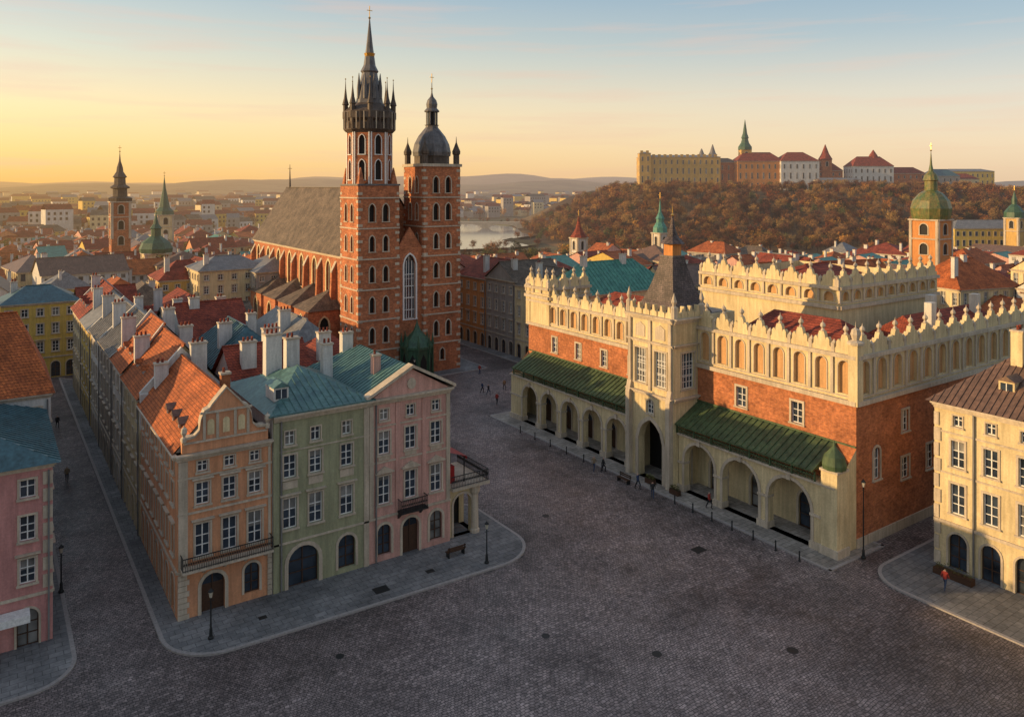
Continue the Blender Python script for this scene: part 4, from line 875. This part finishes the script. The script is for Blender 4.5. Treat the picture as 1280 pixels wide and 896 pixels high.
castle('castle_brick_wing',140,163,556,26,49,52,brickm,slate,14)
castle('castle_pink_palace',160,193,548,27,49.5,56,orangep,tiler,18,rows=3)
castle('castle_white_palace',190,217,545,27,49.5,56,whitep,tiler,20,rows=3,axis='x')
castle('castle_chapel',217,240,560,27,43,49,brickm,tiler,14)
castle('castle_white_house',243,272,550,26,46,53,whitep,tiler,16)
castle('castle_low_white_house',210,240,530,24,36,37.5,whitep,greyr,8,rows=1)
castle('castle_red_house',274,300,560,25,41,45.5,brickm,tiler,14)
castle('castle_teal_house',300,322,555,22,39,44,greyp,tealb,14)
castle('castle_red_house',318,345,570,20,37,41,cream,tiler,14)
castle('castle_yellow_block',360,400,640,16,44,46,yellow,greyr,16,rows=4)
def ctower(name,e_,n_,z0,w,z1,wm,prof,rm):
    x,y=cam2world(e_,n_);b=Bld(name)
    for f in (S(-w/2,-w/2),Wf(-w/2,w/2),E(w/2,-w/2),Nf(w/2,w/2)): wall(b,f,w,0,z1-z0,[win(w/2,w*.25,z1-z0-5,z1-z0-1.5,arch=1,style='dark',tw=.3)],wm)
    b.lathe('helm',rm,0,0,[(r,z-z0) for r,z in prof],10);b.finish((x,y,z0),-HEAD)
ctower('cathedral_clock_tower',169,560,26,7.5,58,ochre,[(5,58),(5,60),(3,63),(2.2,66),(2.8,66.5),(1.6,70),(1.2,73),(.1,80)],cop)
ctower('castle_round_tower',146,562,26,5,54,ochre,[(3.6,54),(2.2,56),(.3,62)],greyr)
ctower('castle_round_tower',138,562,26,4,53,ochre,[(3,53),(2,55),(.3,59)],greyr)
ctower('castle_red_spired_tower',228,562,26,7,51,brickm,[(5.2,51),(2.8,55),(.2,62)],tiler)
ctower('castle_sandomierz_tower',262,560,26,6,50,whitep,[(4.5,50),(2.8,54),(.2,58)],tiler)
b=Bld('castle_curtain_wall')
for e0,e1,n_,z0,z1 in ((92,150,538,20,29.5),(150,200,533,20,28.5),(200,262,528,18,29),(262,300,536,18,28)):
    f=Fr((*cam2world(e0,n_),0),(ch,-sh,0));w=e1-e0
    b.prism('wall',ochre if e0%3 else brickm,f,[(0,z0),(w,z0),(w,z1),(0,z1)],-2,0)
    for i in range(int(w/3)): b.fbox('merlons',ochre,f,i*3,i*3+1.6,z1,z1+1,-.8,0)
    for i in range(int(w/14)): b.prism('buttress',ochre,f,[(i*14+2,z0),(i*14+4,z0),(i*14+4,z1-1),(i*14+2,z1-1)],.0,1.5)
b.finish()

# ---------------------------------------------------------------- trees
def tree_mesh(name,leafm,bark,h=9,rad=3.2,clumps=26,per=18,size=.55,seed=0,thin=False):
    r=random.Random(seed);b=Bld(name);b.tube('trunk',bark,(0,0,-.3),(0,0,h*.45),.28,.16,6);cen=[]
    for i in range(9):
        t=r.uniform(0,6.28);el=r.uniform(.3,1.3);l=r.uniform(.5,1)*rad*1.1;z=h*r.uniform(.25,.5)
        q=Vector((math.cos(t)*math.cos(el)*l,math.sin(t)*math.cos(el)*l,z+math.sin(el)*l*1.25));b.tube('limbs',bark,(0,0,z),q,.11,.03,4)
        for _ in range(2): b.tube('limbs',bark,q*.7+Vector((0,0,z*.3)),q+Vector((r.uniform(-1,1),r.uniform(-1,1),r.uniform(0,1.4))),.05,.015,3)
        cen.append(q)
    while len(cen)<clumps:
        v=Vector((r.gauss(0,.5),r.gauss(0,.5),r.gauss(0,.5)))
        if v.length<1: cen.append(Vector((v.x*rad,v.y*rad,h*.62+v.z*h*.36)))
    for c in cen:
        cr=r.uniform(.5,1.1)
        for _ in range(per):
            p=c+Vector((r.gauss(0,.5),r.gauss(0,.5),r.gauss(0,.45)))*cr;s=size*r.uniform(.5,1.2)
            a=Vector((r.uniform(-1,1),r.uniform(-1,1),r.uniform(-.2,1) if thin else r.uniform(-1,1))).normalized();w=a.orthogonal().normalized()
            if thin: b.face('foliage',leafm,[p-w*s*.13,p+w*s*.13,p+a*s*1.6])
            else: b.face('foliage',leafm,[p-w*s*.5,p+w*s*.5,p+a*s*.9])
    return b.single()
bark=M('bark',(.10,.065,.04),'paint',.9)
brn=M('bare_twigs',(.27,.12,.045),'foliage',.9,(.16,.08,.035));rus=M('rust_foliage',(.40,.14,.03),'foliage',.9,(.24,.10,.03));oli=M('olive_foliage',(.10,.09,.03),'foliage',.9,(.065,.065,.025));lime=M('spring_foliage',(.19,.18,.04),'foliage',.9,(.11,.11,.03))
TM=[tree_mesh('tree',brn,bark,9,3.2,28,20,.8,i,True) for i in range(3)]+[tree_mesh('tree',rus,bark,8,3,26,16,.5,9+i) for i in range(2)]+[tree_mesh('tree',oli,bark,8,3,30,18,.6,20)]
TL=[tree_mesh('tree',lime,bark,9,3.4,34,26,.5,31),tree_mesh('tree',oli,bark,9,3.4,34,26,.5,32)]
def emp(name):
    e=bpy.data.objects.new(name,None);COL.objects.link(e);return e
hw=emp('hillside_woodland');c=0
while c<2700:
    e=R.uniform(5,560);n=R.uniform(345,600);h=hillh(e,n)
    if h<.4 or (n>530 and 80<e<350) or e>.75*n: continue
    if n>560 and e<340: continue
    place(R.choices(TM,(5,5,5,4,4,2))[0],'woodland_tree',(*cam2world(e,n),h-.3),R.uniform(0,6.28),R.uniform(.45,1.0),hw);c+=1
tm=emp('town_trees')
for _ in range(260):
    n=R.uniform(170,420);e=R.uniform(-.7,.5)*n;x,y=cam2world(e,n)
    if blocked(x,y) or (e>25 and n>320): continue
    if -170<e<14 and 345<n: continue
    place(R.choice(TM+TL),'town_tree',(x,y,0),R.uniform(0,6),R.uniform(.6,1.1),tm)
for _ in range(90):
    n=R.uniform(262,345);e=R.uniform(-95,25)
    place(R.choice(TM+TL),'town_tree',(*cam2world(e,n),0),R.uniform(0,6),R.uniform(.5,.85),tm)
rt=emp('riverside_trees')
for i in range(len(rp)):
    p=Vector(rp[i]);q=Vector(rp[(i+1)%len(rp)]);k=int((q-p).length/6)
    for j in range(k):
        f=p.lerp(q,j/k);d=(q-p).normalized()
        if R.random()<.6: place(R.choice(TM),'riverside_tree',(*cam2world(f.x+d.y*R.uniform(7,14),f.y-d.x*R.uniform(7,14)),.5),R.uniform(0,6),R.uniform(.4,.7),rt)
for a,k in (((-97,238),1.1),((-103,226),1),((-112,222),.9)): place(TL[0],'spring_tree',(*cam2world(*a),0),R.uniform(0,6),k*1.3)
b=Bld('distant_town');r=random.Random(5)
for _ in range(3600):
    n=r.uniform(430,1900);e=r.uniform(-.75,.2)*n if r.random()<.8 else r.uniform(.2,.75)*n
    if e>15 and n<800: continue
    if -195<e<65 and n<770: continue
    x,y=cam2world(e,n);w=r.uniform(7,22);l=r.uniform(8,14);h=r.uniform(5,12) if r.random()<.9 else r.uniform(14,20)
    t=r.uniform(-.4,.4);cxv,sxv=math.cos(t),math.sin(t)
    g=lambda a,c_,z:(x+a*cxv-c_*sxv,y+a*sxv+c_*cxv,z)
    wm=r.choice((whitep,cream,greyp,yellow));rm=r.choice((tileo,tiler,greyr,slate,tiler))
    for p,q in (((0,0),(w,0)),((0,l),(0,0)),((w,0),(w,l))): b.face('walls',wm,[g(*p,-2),g(*q,-2),g(*q,h),g(*p,h)])
    if n<900:
        for i in range(int(w/3)):
            for zz in (h-3,h-6):
                if zz>1: b.face('windows',glass,[g(i*3+1,-.08,zz),g(i*3+2.2,-.08,zz),g(i*3+2.2,-.08,zz+1.6),g(i*3+1,-.08,zz+1.6)])
    b.face('roofs',rm,[g(0,0,h),g(w,0,h),g(w,l/2,h+3),g(0,l/2,h+3)]);b.face('roofs',rm,[g(w,l,h),g(0,l,h),g(0,l/2,h+3),g(w,l/2,h+3)])
b.finish(single=True)
dt=emp('distant_woods')
for _ in range(1300):
    n=r.uniform(430,1600);e=r.uniform(-.75,.4)*n
    if -195<e<65 and n<770: continue
    if e>15 and n<800: continue
    place(r.choice(TM),'distant_tree',(*cam2world(e,n),0),r.uniform(0,6),r.uniform(.9,1.7),dt)

# ---------------------------------------------------------------- street furniture
def lamp(x,y,z,h=3.4,arms=1):
    b=Bld('street_lamp');b.lathe('post',iron,0,0,[(.2,0),(.2,.12),(.13,.2),(.1,.7),(.06,.8),(.045,h-.6),(.07,h-.55),(.03,h-.5)],10)
    b.lathe('lantern',M('lantern_glass',(.5,.45,.35),'paint',.2),0,0,[(.09,h-.5),(.17,h-.1)],6);b.lathe('cap',iron,0,0,[(.21,h-.1),(.19,h-.05),(.05,h+.1),(.0,h+.22)],6)
    b.box('crossbar',iron,-.22,.22,-.015,.015,h-.75,h-.72);b.finish((x,y,z))
lamp(13.2,56.9,.12);lamp(35.1,55.1,.12);lamp(62.2,37.6,0.12,6.6);lamp(40,104,.12,4);lamp(57.5,112,0,4);lamp(5,70,.12,3.6)
def bench(x,y,z,rot):
    b=Bld('park_bench')
    for i in range(3): b.box('seat',wood,-.9,.9,-.25+i*.17,-.12+i*.17,.43,.47)
    for i in range(2): b.box('backrest',wood,-.9,.9,.26,.29,.55+i*.2,.69+i*.2)
    for s in (-.75,.75): b.box('legs',iron,s-.03,s+.03,-.22,.28,.0,.43);b.box('legs',iron,s-.03,s+.03,.24,.29,.43,.95)
    b.finish((x,y,z),rot)
bench(33.6,57.8,.12,math.pi);bench(57.0,62,.0,-math.pi/2)
def planter(x,y,z,w,l):
    b=Bld('planter_box');b.box('trough',wood,-w/2,w/2,-l/2,l/2,0,.5);r=random.Random(3)
    for _ in range(160):
        p=Vector((r.uniform(-w/2,w/2),r.uniform(-l/2,l/2),.5+r.uniform(0,.35)));a=Vector((r.uniform(-1,1),r.uniform(-1,1),r.uniform(0,1)))*.16;b.face('plants',oli,[p,p+a,p+a.cross(Vector((0,0,1)))*.6])
    b.finish((x,y,z))
planter(65.0,31.5,.12,.7,3.0);planter(59.0,60,.1,.5,1.2);planter(59.0,56.4,.1,.5,1.2)
def bollard(x,y,z):
    b=Bld('bollard');b.lathe('post',iron,0,0,[(.11,0),(.11,.08),(.07,.14),(.06,.75),(.09,.8),(.06,.88),(0,.93)],8);b.finish((x,y,z),single=True)
for i in range(7): bollard(57.4,40.5+i*2.4,0)
for i in range(6): bollard(57.4,66+i*3.2,0)
def person(x,y,z,rot,top,bot,stride=.25,seed=0):
    me=bpy.data.meshes.new('clothed_body')
    s=stride
    V=[(0,0,.95),(0,.0,1.2),(0,0,1.42),(0,.01,1.52),(.1,0,.9),(.1,-s,.5),(.1,-s*.9+.05,.08),(.1,-s*.9-.14,.05),(-.1,0,.9),(-.1,s*.6,.5),(-.1,s*1.3,.1),(-.1,s*1.3-.14,.05),(.2,0,1.4),(.25,.12,1.12),(.24,.0,.88),(-.2,0,1.4),(-.25,-.1,1.12),(-.24,-.22,.9),(0,-.01,1.66)]
    Ed=[(0,1),(1,2),(2,3),(0,4),(4,5),(5,6),(6,7),(0,8),(8,9),(9,10),(10,11),(2,12),(12,13),(13,14),(2,15),(15,16),(16,17),(3,18)]
    rad=[.15,.15,.16,.06,.1,.075,.05,.045,.1,.075,.05,.045,.075,.055,.035,.075,.055,.035,.1]
    me.from_pydata(V,Ed,[]);e=emp('pedestrian');e.location=(x,y,z);e.rotation_euler=(0,0,rot)
    o=bpy.data.objects.new('body',me);COL.objects.link(o);o.parent=e
    o.modifiers.new('Skin','SKIN')
    if me.skin_vertices:
        for i,v in enumerate(me.skin_vertices[0].data): v.radius=(rad[i],rad[i]*.8)
        me.skin_vertices[0].data[0].use_root=True
    o.modifiers.new('Sub','SUBSURF').levels=1;o.modifiers['Sub'].render_levels=1
    mats=[M('coat_'+top,{'blue':(.04,.06,.12),'dark':(.03,.03,.03),'red':(.3,.04,.03),'tan':(.25,.18,.11)}[top],'paint',.9),M('trousers_'+bot,{'dark':(.025,.025,.03),'jean':(.05,.07,.12)}[bot],'paint',.9),M('skin',(.5,.3,.22),'paint',.6),M('hair',(.05,.03,.02),'paint',.8)]
    bpy.context.view_layer.update()
    dg=bpy.context.evaluated_depsgraph_get();m2=bpy.data.meshes.new_from_object(o.evaluated_get(dg));o.modifiers.clear();o.data=m2
    m2.materials.clear()
    for q in mats: m2.materials.append(q)
    for p in m2.polygons:
        c=p.center;p.use_smooth=True
        p.material_index=1 if c.z<.9 and abs(c.x)<.2 else (2 if c.z>1.5 or (c.z<.93 and abs(c.x)>.2) else 0)
        if c.z>1.7 or (c.z>1.58 and c.y>.02): p.material_index=3
    return e
for q in ((*cam2world(-3.6,118),0,.4,'dark','jean'),(*cam2world(-4.6,119.5),0,1.2,'blue','dark'),(*cam2world(-2.2,113),0,2.2,'red','dark'),(*cam2world(-1.2,121),0,2.8,'tan','dark'),(*cam2world(1.0,127),0,.8,'dark','dark'),(*cam2world(-5.5,131),0,1.8,'red','jean'),(57.2,65.5,.0,1,'dark','dark'),(56.5,66.3,.0,2,'tan','jean'),(57.0,59.8,0,.3,'blue','dark'),(56.6,57.2,0,2.3,'dark','jean'),(59.2,52,.1,.2,'red','dark'),(8,118,0,.2,'dark','dark'),(7.4,96,0,3.0,'tan','dark'),(62.6,31.0,0.12,1.6,'red','jean')): person(*q)

# ---------------------------------------------------------------- light, sky, camera
w=bpy.data.worlds.new('World');sc.world=w;w.use_nodes=True;N=w.node_tree.nodes;L=w.node_tree.links
bg=N['Background'];sky=N.new('ShaderNodeTexSky');sky.sky_type='NISHITA';sky.sun_disc=False;sky.sun_elevation=SUN_EL
az=math.atan2(SUNH.x,SUNH.y);sky.sun_rotation=az%(2*math.pi);sky.air_density=1.0;sky.dust_density=1.5;sky.ozone_density=1.5
L.new(sky.outputs[0],bg.inputs[0]);bg.inputs[1].default_value=.05
tc=N.new('ShaderNodeTexCoord');sp=N.new('ShaderNodeSeparateXYZ');L.new(tc.outputs['Generated'],sp.inputs[0])
def ramp(stops):
    r=N.new('ShaderNodeValToRGB');e=r.color_ramp.elements
    e[0].position=stops[0][0];e[0].color=(*stops[0][1],1);e[1].position=stops[-1][0];e[1].color=(*stops[-1][1],1)
    for p,c in stops[1:-1]: k=e.new(p);k.color=(*c,1)
    L.new(sp.outputs[2],r.inputs[0]);return r.outputs[0]
rr=ramp([(0,(.78,.55,.36)),(.05,(.80,.60,.41)),(.11,(.66,.58,.47)),(.18,(.36,.43,.46)),(.25,(.21,.33,.44)),(.5,(.24,.32,.42)),(1,(.29,.35,.44))])
rl=ramp([(0,(.98,.52,.13)),(.04,(1.0,.63,.20)),(.09,(1.0,.72,.33)),(.16,(.70,.66,.49)),(.25,(.38,.48,.53)),(.5,(.30,.38,.46)),(1,(.29,.35,.44))])
dt_=N.new('ShaderNodeVectorMath');dt_.operation='DOT_PRODUCT';L.new(tc.outputs['Generated'],dt_.inputs[0]);dt_.inputs[1].default_value=SUNH
mr=N.new('ShaderNodeMapRange');L.new(dt_.outputs['Value'],mr.inputs[0]);mr.inputs[1].default_value=-.6;mr.inputs[2].default_value=.5
mx=N.new('ShaderNodeMix');mx.data_type='RGBA';L.new(mr.outputs[0],mx.inputs['Factor'])
ia=[i for i in mx.inputs if i.type=='RGBA'];L.new(rr,ia[0]);L.new(rl,ia[1]);gcol=[o for o in mx.outputs if o.type=='RGBA'][0]
# thin cirrus streaks
mp=N.new('ShaderNodeMapping');mp.inputs['Scale'].default_value=(2.2,2.2,34);L.new(tc.outputs['Generated'],mp.inputs['Vector'])
nz=N.new('ShaderNodeTexNoise');nz.inputs['Scale'].default_value=1.6;nz.inputs['Detail'].default_value=7;nz.inputs['Roughness'].default_value=.55;L.new(mp.outputs[0],nz.inputs['Vector'])
m3=N.new('ShaderNodeMapRange');L.new(nz.outputs['Fac'],m3.inputs[0]);m3.inputs[1].default_value=.5;m3.inputs[2].default_value=.72;m3.inputs[3].default_value=0;m3.inputs[4].default_value=.4
mx2=N.new('ShaderNodeMix');mx2.data_type='RGBA';L.new(m3.outputs[0],mx2.inputs['Factor']);ib=[i for i in mx2.inputs if i.type=='RGBA'];L.new(gcol,ib[0]);ib[1].default_value=(.80,.48,.33,1)
bg2=N.new('ShaderNodeBackground');L.new([o for o in mx2.outputs if o.type=='RGBA'][0],bg2.inputs[0]);bg2.inputs[1].default_value=.94
ads=N.new('ShaderNodeAddShader');L.new(bg.outputs[0],ads.inputs[0]);L.new(bg2.outputs[0],ads.inputs[1]);L.new(ads.outputs[0],N['World Output'].inputs[0])
sl=bpy.data.lights.new('sun','SUN');sl.energy=5.0;sl.angle=math.radians(.5);sl.color=(1,.66,.30)
so=bpy.data.objects.new('sun',sl);COL.objects.link(so)
d=(SUNH*math.cos(SUN_EL)+Vector((0,0,math.sin(SUN_EL))));so.rotation_euler=d.to_track_quat('Z','Y').to_euler()
cam=bpy.data.cameras.new('camera');co=bpy.data.objects.new('camera',cam);COL.objects.link(co);sc.camera=co
co.location=(0,0,32);co.rotation_euler=(math.pi/2,0,-HEAD);cam.sensor_width=36;cam.lens=27.14;cam.shift_y=-.1685;cam.clip_end=20000;cam.clip_start=.5
sc.view_settings.view_transform='Standard';sc.view_settings.look='None';sc.view_settings.exposure=0
